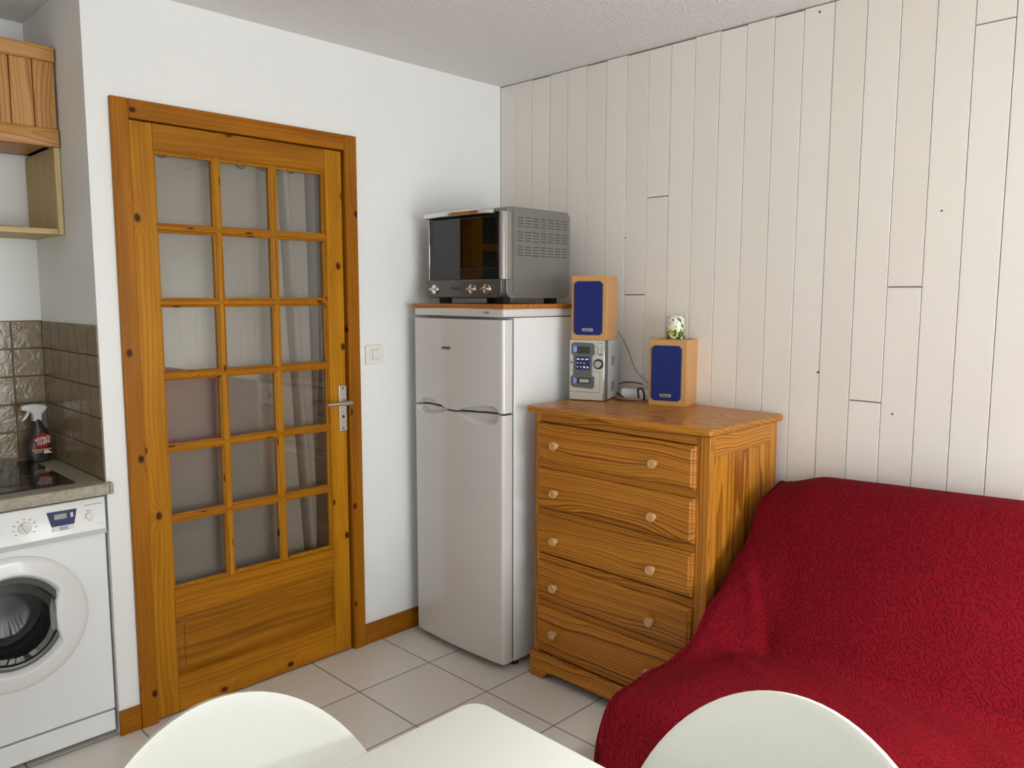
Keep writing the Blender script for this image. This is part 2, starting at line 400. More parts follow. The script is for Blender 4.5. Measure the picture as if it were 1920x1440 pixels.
    # thin architectural glass
    def glass(name, tint, refl=1.0, rough=.0):
        t = NT(name); nt = t.t; nt.nodes.remove(t.b); out = nt.nodes['Material Output']
        tr = nt.nodes.new('ShaderNodeBsdfTransparent'); tr.inputs[0].default_value = (*tint, 1)
        gl = nt.nodes.new('ShaderNodeBsdfGlossy'); gl.inputs['Roughness'].default_value = rough
        fr = nt.nodes.new('ShaderNodeFresnel'); fr.inputs[0].default_value = 1.5
        mx = nt.nodes.new('ShaderNodeMixShader')
        t.l(t.math('MULTIPLY', fr.outputs[0], refl, clamp=True), mx.inputs[0]); t.l(tr.outputs[0], mx.inputs[1]); t.l(gl.outputs[0], mx.inputs[2]); t.l(mx.outputs[0], out.inputs[0])
        return t.m
    M['pane'] = glass('clear_pane', (.86, .87, .86), 1.9, .015)
    M['oven_glass'] = glass('smoked_glass', (.62, .61, .58), 1.7, .02)
    M['porthole'] = glass('porthole_glass', (.62, .64, .64), 1.5)
    M['window_glass'] = glass('window_glass', (.97, .98, .98), 1.0)
    t = NT('floral_tin'); c = t.coord(); nd = t.t.nodes
    sep = nd.new('ShaderNodeSeparateXYZ'); t.l(c, sep.inputs[0])
    hz = t.math('MULTIPLY', sep.outputs[2], 1/.088)
    base = t.ramp(t.math('ADD', hz, t.math('MULTIPLY', t.math('SUBTRACT', t.noise(c, 60, 2), .5), .5)),
                  ((.15, srgb(120, 150, 50)), (.42, srgb(222, 214, 70)), (.55, srgb(206, 214, 190)), (.9, srgb(196, 200, 186))))
    vo = nd.new('ShaderNodeTexVoronoi'); vo.inputs['Scale'].default_value = 150; t.l(c, vo.inputs['Vector'])
    sp = nd.new('ShaderNodeSeparateColor'); t.l(vo.outputs['Color'], sp.inputs[0])
    leaf = t.math('LESS_THAN', sp.outputs[0], t.math('SUBTRACT', .50, t.math('MULTIPLY', hz, .46)))
    flower = t.math('GREATER_THAN', sp.outputs[1], .62)
    col = t.mix(flower, base, srgb(232, 228, 206)); col = t.mix(leaf, col, srgb(56, 84, 44))
    M['tin'] = t.set(color=col, rough=.15, coat=.6)
make_materials()

# ------------------------------------------------------------------ the setting
H = 2.4383
def build_shell():
    XL, NB = -4.1, .60                                     # far left wall, back of the kitchen niche
    m = MB(); m.box((XL-.1, SY-.3, -.1), (.15, 1.6, 0)); tag(obj('floor', m, M['tiles'], smooth=0), kind='structure')
    m = MB(); m.box((XL-.1, SY-.3, H), (.15, RY0, H+.12)); m.box((XL-.1, RY1, H), (.15, 1.6, H+.12)); m.box((XL-.1, RY0, H), (RX0, RY1, H+.12)); m.box((RX1, RY0, H), (.15, RY1, H+.12))
    tag(obj('ceiling', m, M['ceiling'], smooth=0), kind='structure')
    w3 = tag(empty('added_rooflight', (RX0, RY0, H)), kind='structure'); m = MB(); a, b = RX1-RX0, RY1-RY0  # added unseen rooflight, only there for the roof fill lamp
    for p, q in (((0, 0, .03), (.05, b, .09)), ((a-.05, 0, .03), (a, b, .09)), ((0, 0, .03), (a, .05, .09)), ((0, b-.05, .03), (a, b, .09))): m.box(p, q)
    obj('window_frame', m, M['frame_x'], w3, bevel=.004)
    m = MB(); m.box((.02, .02, .058), (a-.02, b-.02, .062)); obj('window_pane', m, M['window_glass'], w3, smooth=0)
    # wall with the door, and the partition that closes the kitchen niche
    m = MB()
    m.box((-1.80, 0, 0), (-1.715, .12, H)); m.box((-.83, 0, 0), (0, .12, H)); m.box((-1.715, 0, 2.085), (-.83, .12, H))
    m.box((-1.80, .12, 0), (-1.715, NB, H))
    tag(obj('wall_back', m, M['plaster'], smooth=0), kind='structure')
    m = MB(); m.box((XL, NB, 0), (-1.715, NB+.1, H)); tag(obj('wall_kitchen', m, M['plaster'], smooth=0), kind='structure')
    m = MB(); m.box((XL-.1, SY, 0), (XL, LY0, H)); m.box((XL-.1, LY1, 0), (XL, NB+.1, H)); m.box((XL-.1, LY0, 0), (XL, LY1, LZ0)); m.box((XL-.1, LY0, LZ1), (XL, LY1, H))
    tag(obj('wall_left', m, M['plaster'], smooth=0), kind='structure')
    w2 = tag(empty('added_window_left', (XL-.05, LY0, LZ0)), kind='structure'); m = MB(); a, b = LY1-LY0, LZ1-LZ0  # added unseen window, only there for the left fill lamp
    for p, q in (((0, 0, 0), (.04, .06, b)), ((0, a-.06, 0), (.04, a, b)), ((0, 0, 0), (.04, a, .06)), ((0, 0, b-.06), (.04, a, b)), ((0, a/2-.035, 0), (.04, a/2+.035, b))): m.box(p, q)
    obj('window_frame', m, M['frame_z'], w2, bevel=.004)
    m = MB(); m.box((.018, .02, .02), (.022, a-.02, b-.02)); obj('window_pane', m, M['window_glass'], w2, smooth=0)
    # hallway beyond the glazed door
    m = MB(); m.box((-1.715, 1.5, 0), (.1, 1.6, H)); m.box((-1.815, NB+.1, 0), (-1.715, 1.6, H)); m.box((0, .12, 0), (.1, 1.5, H))
    tag(obj('wall_hallway', m, M['plaster'], smooth=0), kind='structure')
    # wall behind the camera with its glazed opening
    m = MB(); y0, y1 = SY-.15, SY
    m.box((XL-.1, y0, 0), (WX0, y1, H)); m.box((WX1, y0, 0), (.15, y1, H)); m.box((WX0, y0, 0), (WX1, y1, WZ0)); m.box((WX0, y0, WZ1), (WX1, y1, H))
    tag(obj('wall_window', m, M['plaster'], smooth=0), kind='structure')
    win = tag(empty('window_1', ((WX0+WX1)/2, SY, WZ0)), kind='structure')
    m = MB(); w = (WX1-WX0)/2; h = WZ1-WZ0; fy0, fy1 = -.11, -.05
    m.box((-w, fy0, 0), (-w+.06, fy1, h)); m.box((w-.06, fy0, 0), (w, fy1, h)); m.box((-w, fy0, 0), (w, fy1, .08)); m.box((-w, fy0, h-.08), (w, fy1, h))
    for i in (-1, 0, 1): m.box((i*w/2-.04, fy0, .05), (i*w/2+.04, fy1, h-.05))
    obj('window_frame', m, M['frame_z'], win, bevel=.004)
    m = MB(); m.box((-w+.02, -.082, .03), (w-.02, -.078, h-.03)); obj('window_pane', m, M['window_glass'], win, smooth=0)
    # boarded wall
    s0, bw = .09824, .10446
    seams = [0]+[s0+bw*k for k in range(0, 53)]
    joints = {8: [1.865], 7: [1.481], 17: [1.506], 16: [1.1305], 19: [2.264]}
    m = MB(); g = .0006; bv = .0015
    rnd = random.Random(3)
    for k in range(len(seams)-1):
        a, b = -seams[k+1], -seams[k]
        if a < SY: a = SY
        if b <= SY: break
        wob = rnd.choice((0, 0, 0, 0, .0004, .0009)); xo = rnd.uniform(-.0008, .0008)
        zs = [0]+sorted(z for z in joints.get(k, []))+[H-.004-rnd.choice((0, 0, .003))]
        for z0, z1 in zip(zs, zs[1:]):
            y0, y1 = a+g+wob, b-g; z0b = z0+(.0015 if z0 else 0); z1b = z1-(.0015 if z1 < H-.02 else 0)
            F = [(xo, y, z) for y, z in ((y0+bv, z0b+bv*.4), (y1-bv, z0b+bv*.4), (y1-bv, z1b-bv*.4), (y0+bv, z1b-bv*.4))]
            E_ = [(.0035, y, z) for y, z in ((y0, z0b), (y1, z0b), (y1, z1b), (y0, z1b))]
            B_ = [(.014, y, z) for _, y, z in E_]
            f = [m.bm.verts.new(p) for p in F]; e = [m.bm.verts.new(p) for p in E_]; bk = [m.bm.verts.new(p) for p in B_]
            m.bm.faces.new(f)
            for A, D in ((f, e), (e, bk)):
                for i in range(4): m.bm.faces.new((A[i], A[(i+1) % 4], D[(i+1) % 4], D[i]))
    wr = tag(obj('wall_right', m, M['boards'], smooth=0), kind='structure')
    m = MB(); m.box((.0141, SY-.15, 0), (.12, .12, H)); tag(obj('wall_backing', m, M['gap'], smooth=0), kind='structure')
    # wooden skirting
    m = MB(); m.box((-.8154, -.012, 0), (-.0, 0, .088)); tag(obj('baseboard_back', m, M['frame_x'], bevel=.003), kind='structure')
    m = MB(); m.box((-1.803, -.012, 0), (-1.733, 0, .086)); tag(obj('baseboard_pier', m, M['frame_x'], bevel=.003), kind='structure')
    # kitchen wall tiles, two walls
    ts = .1015
    def tiles(name, place, n0, n1, bv):
        m = MB()
        for i in range(n0, n1):
            for j in range(6):
                top = 1.3835-ts*j; bot = max(top-ts, .8745)
                if top-bot < .01: continue
                place(m, i, bot+.0016, top-.0016)
        o = obj(name, m, M['wall_tile'], bevel=bv, seg=2); tag(o, kind='structure'); return o
    o = tiles('trim_1', lambda m, i, a, b: m.box((-1.801-ts*(i+1)+.0016, .592, a), (-1.801-ts*i-.0016, .5995, b)), 0, 22, .0022)
    m = MB(); m.box((-4.09, .597, .8745), (-1.8, .5999, 1.384)); obj('grout', m, M['grout'], o, smooth=0)
    o = tiles('trim_2', lambda m, i, a, b: m.box((-1.8038, .590-.0978*(i+1)+.0028, a), (-1.8005, .590-.0978*i-.0028, b)), 0, 6, .0008)
    m = MB(); m.box((-1.8026, .009, .8745), (-1.8002, .591, 1.381)); obj('grout', m, M['grout_dark'], o, smooth=0)
build_shell()

# ------------------------------------------------------------------ glazed door
def build_door():
    x0, x1, fh = -1.7327, -.8154, 2.10
    d = tag(empty('door_1', (0, 0, 0)), kind='structure')
    fr = MB(); w = .055
    fr.box((x0, -.016, 0), (x0+w, .06, fh)); fr.box((x1-w, -.016, 0), (x1, .06, fh))
    f1 = obj('door_frame', fr, M['frame_z'], d, bevel=.003)
    m = MB(); m.box((x0+w, -.015, fh-.06), (x1-w, .06, fh)); obj('frame_head', m, M['frame_x'], f1, bevel=.003)
    lx0, lx1, lz0, lz1 = -1.6745, -.8775, .006, 2.037
    gx0, gx1, gz0, gz1 = -1.600, -.952, .452, 1.951
    th = .038
    st = MB()
    st.box((lx0, 0, lz0), (gx0, th, lz1)); st.box((gx1, 0, lz0), (lx1, th, lz1))
    leaf = obj('door_leaf', st, M['door_z'], d, bevel=.002)
    m = MB(); m.box((gx0+.0003, .0004, gz1), (gx1-.0003, th, lz1))
    m.box((gx0+.0003, .0004, .352), (gx1-.0003, th, gz0)); m.box((gx0+.0003, .0004, lz0), (gx1-.0003, th, .132))
    obj('rail', m, M['door_x'], leaf, bevel=.0015)
    # raised panel at the foot
    m = MB(); px0, px1, pz0, pz1 = gx0, gx1, .132, .352
    def ring(ins, y): return [m.bm.verts.new((a, y, b)) for a, b in ((px0+ins, pz0+ins), (px1-ins, pz0+ins), (px1-ins, pz1-ins), (px0+ins, pz1-ins))]
    rr = [ring(-.001, .004), ring(.006, .004), ring(.010, .012), ring(.032, .009), ring(.0325, .005)]
    for A, B in zip(rr, rr[1:]):
        for i in range(4): m.bm.faces.new((A[i], A[(i+1) % 4], B[(i+1) % 4], B[i]))
    m.bm.faces.new(rr[-1])
    bk = [m.bm.verts.new((a, .03, b)) for a, b in ((px0, pz0), (px1, pz0), (px1, pz1), (px0, pz1))]
    for i in range(4): m.bm.faces.new((rr[0][i], bk[i], bk[(i+1) % 4], rr[0][(i+1) % 4]))
    m.bm.faces.new(bk)
    obj('door_panel', m, M['panel_x'], leaf, smooth=0)
    # glazing bars: moulded section stepping back to the glass
    def bar(m, a, b, c, vertical):
        prof = [(-.016, .018), (-.0155, .011), (-.011, .009), (-.0105, .0055), (-.0055, .003), (.0055, .003), (.0105, .0055), (.011, .009), (.0155, .011), (.016, .018), (.016, .03), (-.016, .03)]
        if vertical: m.prism([(c+u, v+.0004) for u, v in prof], 'z', a, b)
        else:
            A = [m.bm.verts.new((a, v, c+u)) for u, v in prof]; B = [m.bm.verts.new((b, v, c+u)) for u, v in prof]; n = len(prof)
            m.bm.faces.new(A); m.bm.faces.new(B)
            for i in range(n): m.bm.faces.new((A[i], A[(i+1) % n], B[(i+1) % n], B[i]))
    cols = [gx0+(gx1-gx0)*k/3 for k in (1, 2)]; rows = [gz0+(gz1-gz0)*k/6 for k in range(1, 6)]
    m = MB()
    for c in cols: bar(m, gz0, gz1, c, True)
    obj('glazing_bar', m, M['door_z'], leaf, smooth=20)
    m = MB()
    ys = [gx0]+cols+[gx1]
    for r in rows: bar(m, gx0, gx1, r, False)
    obj('glazing_bar', m, M['door_x'], leaf, smooth=20)
    # bead around the glazed field
    m = MB(); e = .010
    for a, b in (((gx0, .012, gz0), (gx0+e, .03, gz1)), ((gx1-e, .012, gz0), (gx1, .03, gz1)), ((gx0+e, .012, gz0), (gx1-e, .03, gz0+e)), ((gx0+e, .012, gz1-e), (gx1-e, .03, gz1))): m.box(a, b)
    e = .004
    for a, b in (((gx0, .005, gz0), (gx0+e, .03, gz1)), ((gx1-e, .005, gz0), (gx1, .03, gz1)), ((gx0+e, .005, gz0), (gx1-e, .0301, gz0+e)), ((gx0+e, .005, gz1-e), (gx1-e, .0301, gz1))): m.box(a, b)
    obj('glazing_bead', m, M['door_z'], leaf, bevel=.0012, smooth=0)
    m = MB(); m.box((gx0+.002, .021, gz0+.002), (gx1-.002, .0245, gz1-.002)); obj('glass', m, M['pane'], leaf, smooth=0)
    # lever handle on its long plate
    hp = MB(); pl = rrect(-.9145, .931, -.8785, 1.118, .004, 4)
    hp.prism(pl, 'y', -.006, 0); p = obj('handle_plate', hp, M['satin'], leaf, bevel=.002)
    m = MB()
    for z in (.942, 1.107): m.lathe([(.0036, -.0068), (.0036, -.0055)], (-.8965, 0, z), 'y', 16)
    m.lathe([(.006, -.0068), (.006, -.0055)], (-.8965, 0, .99), 'y', 16)
    obj('screw', m, M['dark'], p)
    m = MB(); m.lathe([(.012, -.006), (.012, -.012), (.009, -.016), (.008, -.05)], (-.8965, 0, 1.05), 'y', 24); obj('handle_neck', m, M['satin'], p)
    m = MB(); m.tube([(-.8845, -.052, 1.050), (-.8885, -.053, 1.050), (-.91, -.053, 1.050), (-.96, -.053, 1.0505), (-.995, -.052, 1.051)], [.0075, .009, .0088, .0072, .0065], 14)
    obj('handle_lever', m, M['satin'], p)
    # thin curtain hung behind the door
    cur = tag(empty('curtain', (-1.3, .115, 1.972)), 'grey eyelet curtain hanging behind the glazed door', 'curtain')
    m = MB(); xa, xb = -.37, .425
    def fold(x, t):
        # broad flat waves with a few deep narrow tucks
        wv = .014*math.sin(x*11+.6+.2*t)+.004*math.sin(x*26+1.3*t)
        for c_, sl, dp, wd in ((.212, .10, .10, .0065), (.335, .02, .10, .007), (.403, -.07, .06, .010)):
            q = (x-c_-sl*t)/wd
            wv += dp*math.exp(-q*q)-.014*math.exp(-((q-3.4)/2.2)**2)
        return wv
    n, nz = 400, 30
    zt, zb = .045, -1.95
    def P(i, j):
        x = xa+(xb-xa)*i/n; t = j/nz
        return (x, fold(x, t), zt+(zb-zt)*t)
    m.grid(P, n, nz); m.keep = True
    obj('curtain_panel', m, M['curtain'], cur, smooth=180, solid=.0012)
    m = MB(); m.tube([(-.44, .01, .0), (.46, .01, .0)], .010, 16); obj('curtain_rod', m, M['satin'], cur)
    for x in (-.232, .070, .150, .262, .375):
        y = fold(x, 0)-.003; sl = (fold(x+.01, 0)-fold(x-.01, 0))/.02*.4
        m = MB(); R_ = Matrix.Rotation(math.atan(sl), 4, 'Z'); T_ = Matrix.Translation((x, y, 0)) @ R_
        N = 28
        prof = [(.020, -.003), (.0225, -.0045), (.026, -.0045), (.029, -.002), (.029, .002), (.026, .0045), (.0225, .0045), (.020, .003)]
        rings = []
        for k in range(N):
            a = 2*PI*k/N
            rings.append([m.bm.verts.new(T_ @ Vector((r*math.cos(a), yy, r*math.sin(a)))) for r, yy in prof])
        for k in range(N):
            A, B = rings[k], rings[(k+1) % N]
            for q in range(len(prof)): m.bm.faces.new((A[q], A[(q+1) % len(prof)], B[(q+1) % len(prof)], B[q]))
        obj('eyelet', m, M['chrome'], cur)
build_door()

def build_switch():
    s = tag(empty('light_switch', (-.7405, 0, 1.233)), 'square ivory light switch on the white wall beside the glazed door', 'light switch')
    m = MB(); m.prism(rrect(-.043, -.040, .043, .040, .006, 5), 'y', -.010, 0); obj('cover_plate', m, M['ivory'], s, bevel=.002)
    m = MB(); m.prism(rrect(-.024, -.024, .024, .024, .003, 4), 'y', -.0135, -.009); r = obj('rocker', m, M['ivory'], s, bevel=.0015)
    m = MB(); m.prism(rrect(-.013, -.018, .013, .018, .001, 2), 'y', -.0155, -.012); obj('rocker_key', m, M['ivory'], r, bevel=.001)
    m = MB(); m.box((-.0145, -.0136, -.0195), (.0145, -.0132, .0195)); obj('rocker_gap', m, M['print_grey'], r, smooth=0)
build_switch()

# ------------------------------------------------------------------ kitchen corner
def build_kitchen():
    t = tag(empty('worktop', (-2.5, .28, .8365)), 'speckled beige laminate worktop over the washing machine', 'worktop')
    m = MB(); m.box((-1.59, -.31, 0), (.700, .3115, .0375)); obj('worktop_slab', m, M['worktop'], t, bevel=.004)
    m = MB(); m.box((.7002, -.31, 0), (.712, -.2812, .0375)); obj('edge_strip', m, M['worktop'], t, bevel=.003)
    h = tag(empty('cooktop', (-2.14, .30, .874)), 'black glass ceramic hob set into the beige worktop', 'cooktop')
    m = MB(); m.prism(rrect(-.30, -.255, .262, .235, .006, 3), 'z', 0, .005); obj('glass_plate', m, M['black_gloss'], h, bevel=.0015)
    for cx, cy, r in ((.12, .11, .07), (.12, -.13, .09), (-.15, .11, .09), (-.15, -.13, .07)):
        m = MB(); n = 48
        A = [m.bm.verts.new((cx+r*math.cos(2*PI*k/n), cy+r*math.sin(2*PI*k/n), .0052)) for k in range(n)]
        B = [m.bm.verts.new((cx+(r-.0015)*math.cos(2*PI*k/n), cy+(r-.0015)*math.sin(2*PI*k/n), .0052)) for k in range(n)]
        for k in range(n): m.bm.faces.new((A[k], A[(k+1) % n], B[(k+1) % n], B[k]))
        obj('cooking_zone', m, M['print_grey'], h, smooth=0)
    # wall cupboard
    c = tag(empty('wall_cupboard', (-1.803, .255, 1.975)), 'pine wall cupboard with a boarded door above the open shelf', 'cupboard')
    Wd, Hc = .60, .305
    m = MB(); m.box((-Wd, .02, 0), (-Wd+.018, .335, Hc)); m.box((-.020, .02, 0), (-.002, .335, Hc)); m.box((-Wd, .02, 0), (-.002, .335, .018)); m.box((-Wd, .02, Hc-.018), (-.002, .335, Hc)); m.box((-Wd, .325, 0), (-.002, .335, Hc))
    obj('carcass', m, M['cab_z'], c, bevel=.001)
    m = MB(); bx = [-.598+.0598*0+i*(.596/9) for i in range(10)]
    for a, b in zip(bx, bx[1:]): m.box((a+.001, .002, .045), (b-.001, .016, Hc-.045))
    dr = obj('cupboard_door', m, M['cab_z'], c, bevel=.003)
    m = MB(); m.prism([(-.006, -.0), (-.002, -.012), (.014, -.014), (.0185, -.010), (.0185, .044), (-.002, .046), (-.006, .040)], 'x', -.600, -.002)
    m.prism([(-.006, Hc+.002), (.0185, Hc+.006), (.0185, Hc-.044), (-.002, Hc-.046), (-.006, Hc-.040)], 'x', -.600, -.002)
    obj('door_rail', m, M['cab_x'], dr, bevel=.002)
    # open shelf box hung below it
    s = tag(empty('wall_shelf', (-1.8012, .262, 1.678)), 'pale raw pine open shelf under the wall cupboard', 'shelf')
    for a, b in ((-.019, -.001), (-.62, -.602)): m = MB(); m.box((a, 0, 0), (b, .335, .285)); obj('side_board', m, M['raw_z'], s, bevel=.001)
    m = MB(); m.box((-.601, .001, .001), (-.020, .335, .0185)); obj('bottom_board', m, M['raw_x'], s, bevel=.001)
    b = MB(); b.box((-.13, -.06, 0), (.058, .06, .010)); o = obj('chopping_board', b, M['raw_x'], bevel=.004)
    o.location = (-1.955, .42, 1.6970); tag(o, 'small flat pale wooden board lying on the open kitchen shelf', 'board')
    # bottle of hob cleaner
    B0 = tag(empty('spray_bottle', (-1.862, .505, .8795), math.radians(8)), 'black trigger spray bottle with a white head in the tiled corner', 'spray bottle')
    m = MB()
    # silhouette in x-z, widths left/right per height, flattened in depth
    sil = [(0, -.028, .034), (.004, -.031, .036), (.02, -.034, .038), (.045, -.036, .038), (.065, -.031, .037), (.085, -.020, .034), (.105, -.014, .028), (.12, -.012, .018), (.132, -.011, .012), (.145, -.010, .011)]
    rings = []; N = 28
    for z, a, b in sil:
        cx, rx = (a+b)/2, (b-a)/2; ry = .021 if z < .09 else .021-(z-.09)*.19
        ring = []
        for k in range(N):
            an = 2*PI*k/N; cc, ss = math.cos(an), math.sin(an); p = .7
            ring.append(m.bm.verts.new((cx+rx*math.copysign(abs(cc)**p, cc), ry*math.copysign(abs(ss)**p, ss), z)))
        rings.append(ring)
    for A, B in zip(rings, rings[1:]):
        for k in range(N): m.bm.faces.new((A[k], A[(k+1) % N], B[(k+1) % N], B[k]))
    m.bm.faces.new(rings[0]); m.bm.faces.new(rings[-1])
    obj('bottle_body', m, M['dark'], B0, smooth=50)
    m = MB(); m.prism([(-.012, .136), (.013, .136), (.014, .158), (.030, .176), (.034, .182), (.022, .190), (-.002, .195), (-.034, .194), (-.044, .190), (-.044, .177), (-.030, .174), (-.020, .170), (-.012, .158)], 'y', -.011, .011)
    hd = obj('spray_head', m, M['white_plastic'], B0, bevel=.003, seg=3)
    m = MB(); m.prism([(-.026, .175), (-.019, .172), (-.024, .158), (-.034, .146), (-.044, .139), (-.046, .142), (-.036, .153), (-.030, .164)], 'y', -.006, .006)
    obj('trigger', m, M['white_plastic'], B0, bevel=.0015)
    B0.scale = (1.1, 1.1, 1.06)
    m = MB(); n = 40; yy = -.0225
    m.lathe([(.025, yy+.003), (.025, yy)], (.006, 0, .070), 'y', 40); lb = obj('label', m, M['red_print'], B0)
    text('lettering', 'VITRO', .0165, M['print_white'], lb, (.006, yy-.0004, .070), (1, 0, .16), (-.16, 0, 1), bold=.0005)
    text('lettering', 'CLEN', .0155, M['print_white'], lb, (.009, yy-.0004, .058), (1, 0, .16), (-.16, 0, 1), bold=.0005)
    m = MB(); m.box((-.028, yy, .036), (.032, yy+.003, .0415)); obj('label_band', m, plain('orange_print', (.75, .28, .10), .4), B0, smooth=0)
    m = MB(); m.box((-.020, yy, .030), (.004, yy+.003, .0325)); m.prism([(.008, .024), (.034, .024), (.026, .031), (.020, .036), (.008, .035)], 'y', yy, yy+.003); obj('label_picture', m, M['print_white'], B0, smooth=0)
build_kitchen()

def build_washer():
    w = tag(empty('washing_machine', (-2.403, .004, 0)), 'white front-loading washing machine under the beige worktop', 'washing machine')
    Wd = .597; Ht = .826
    cx, cz = .317, .471
    m = MB(); m.box((0, .012, .094), (Wd, .56, Ht-.004))
    cut = MB(); cut.lathe([(.150, -.05), (.150, .30)], (cx, 0, cz), 'y', 64)
    obj('cabinet', m, M['white_enamel'], w, bevel=.004, cut=cut)
    m = MB(); m.box((.003, .008, .02), (Wd-.003, .05, .090)); obj('kick_plate', m, M['white_enamel'], w, bevel=.003)
    for x in (.05, Wd-.05):
        for y in (.08, .5): m = MB(); m.lathe([(.02, 0), (.02, .012), (.012, .014), (.012, .094)], (x, y, 0), 'z', 16); obj('foot', m, M['rubber'], w)
    # leaning control panel
    m = MB(); m.prism([(.012, .704), (-.004, .706), (-.004, .716), (-.001, .728), (.000, Ht), (.04, Ht), (.04, .704)], 'x', .0, Wd)
    cp = obj('control_panel', m, M['white_enamel'], w, bevel=.003)
    m = MB(); m.box((.002, -.0048, .706), (Wd-.002, -.0035, .7215)); obj('panel_stripe', m, M['grey_white'], cp, smooth=0)
    yf = -.0006
    m = MB(); m.prism([(.425, .803), (.511, .802), (.502, .7545), (.437, .7545)], 'y', yf-.001, 0); sc = obj('display_panel', m, M['navy'], cp, smooth=0)
    m = MB(); m.box((.446, yf-.0016, .777), (.481, yf-.001, .793)); obj('screen', m, M['lcd'], sc, smooth=0)
    m = MB(); m.box((.492, yf-.003, .778), (.4995, yf-.001, .793)); obj('button', m, M['white_plastic'], sc, bevel=.0005)
    for x0, x1, mt in ((.438, .459, 'ivory'), (.4605, .481, 'pale_blue'), (.4825, .502, 'ivory')):
        m = MB(); m.box((x0, yf-.004, .740), (x1, yf, .7515)); obj('button', m, M[mt], cp, bevel=.001)
    m = MB(); m.lathe([(.0115, yf), (.0115, yf-.007), (.009, yf-.009)], (.546, 0, .771), 'y', 32); obj('button', m, M['ivory'], cp)
    m = MB(); m.lathe([(.0185, yf), (.0185, yf-.004), (.017, yf-.006)], (.364, 0, .768), 'y', 40); dl = obj('dial', m, M['ivory'], cp)
    Mx = Matrix.Translation((.364, 0, .768)) @ Matrix.Rotation(math.radians(-35), 4, 'Y')
    m = MB(); m.box((-.004, yf-.016, -.016), (.004, yf-.004, .016), Mx); obj('dial_grip', m, M['white_plastic'], dl, bevel=.0015)
    for a in range(-130, 131, 32):
        an = math.radians(a); x, z = .364+.031*math.sin(an), .768+.027*math.cos(an)
        m = MB(); m.box((x-.004, yf-.0004, z-.0012), (x+.004, yf+.0002, z+.0012)); obj('marking', m, M['print_grey'], cp, smooth=0)
    m = MB(); m.lathe([(.036, yf+.0004), (.036, yf-.0002)], (.262, 0, .768), 'y', 48); obj('dial_scale', m, plain('lilac_print', (.55, .55, .66), .4), cp)
    m = MB(); m.lathe([(.026, yf), (.026, yf-.014), (.022, yf-.017)], (.262, 0, .768), 'y', 48); obj('dial', m, M['dark'], cp)
    m = MB(); m.lathe([(.022, yf-.012), (.0235, yf-.0155), (.020, yf-.0185)], (.262, 0, .768), 'y', 48); obj('dial', m, M['ivory'], cp)
    text('lettering', 'Lavante Séchante', .0075, M['print_grey'], cp, (.559, yf-.0002, .8045), (1, 0, 0), (0, 0, 1))
    text('lettering', 'Départ', .006, M['print_grey'], cp, (.546, yf-.0002, .7855), (1, 0, 0), (0, 0, 1))
    text('lettering', 'Arrêt', .006, M['print_grey'], cp, (.548, yf-.0002, .753), (1, 0, 0), (0, 0, 1))
    text('lettering', 'VLT 6125', .005, M['print_grey'], cp, (.577, yf-.0002, .738), (1, 0, 0), (0, 0, 1))
    # door: broad white ring, bowed outwards, with the porthole and a scooped grip at its right
    def disc(prof, mat, name, par, n=96, y=0, **k):
        m = MB(); m.lathe(prof, (cx, y, cz), 'y', n, cap=False); return obj(name, m, mat, par, smooth=40, **k)
    # outer ring with an opening notched by the grip
    N, K = 160, 10
    m = MB()
    prof = [(1.0, .012), (1.0, .006), (.985, .001), (.93, -.0035), (.85, -.014)]
    R0 = .2127
    def rin(a):
        # opening outline: ellipse on most of the circumference, nipped on the right by the grip
        x, z = math.cos(a), math.sin(a); r = .160
        if x > 0:
            for _ in range(6): e_ = (.121+1.7*(min(r, .16)*z)**2)/max(x, .01); r = min(.160, e_)
        return r
    rings = []
    for i in range(N):
        a = 2*PI*i/N; ri = rin(a); row = []
        for f, y in prof[:4]: row.append((R0*f, y))
        for k in range(1, 6):
            t_ = k/5; r = R0*.93+(ri-R0*.93)*t_; row.append((r, -.0035-.0065*t_))
        row.append((ri-.003, -.009)); row.append((ri-.009, .004)); row.append((ri-.018, .014))
        rings.append([m.bm.verts.new((cx+r*math.cos(a), y, cz+r*math.sin(a))) for r, y in row])
    for i in range(N):
        A, B = rings[i], rings[(i+1) % N]
        for q in range(len(A)-1): m.bm.faces.new((A[q], A[q+1], B[q+1], B[q]))
    dr = obj('door', m, M['white_enamel'], w, smooth=50)
    disc([(.164, .030), (.150, .014), (.144, .006), (.134, -.001), (.128, .001), (.126, .010)], M['oven_panel'], 'door_rim', dr)
    disc([(.127, .003), (.118, -.006), (.102, -.004), (.092, .020), (.084, .075), (.066, .095), (.03, .100), (.001, .101)], M['porthole'], 'porthole', dr)
    disc([(.149, .012), (.149, .05), (.13, .12), (.118, .125), (.118, .16)], M['gap'], 'door_seal', w)
    m = MB(); m.lathe([(.118, .13), (.24, .135), (.24, .42), (.001, .425)], (cx, 0, cz), 'y', 64, cap=False)
    for k in range(3):
        a = 2*PI*k/3+.5
        m.tube([(cx+.225*math.cos(a), .15, cz+.225*math.sin(a)), (cx+.225*math.cos(a), .40, cz+.225*math.sin(a))], .03, 10)
    obj('drum', m, M['satin'], w)
build_washer()

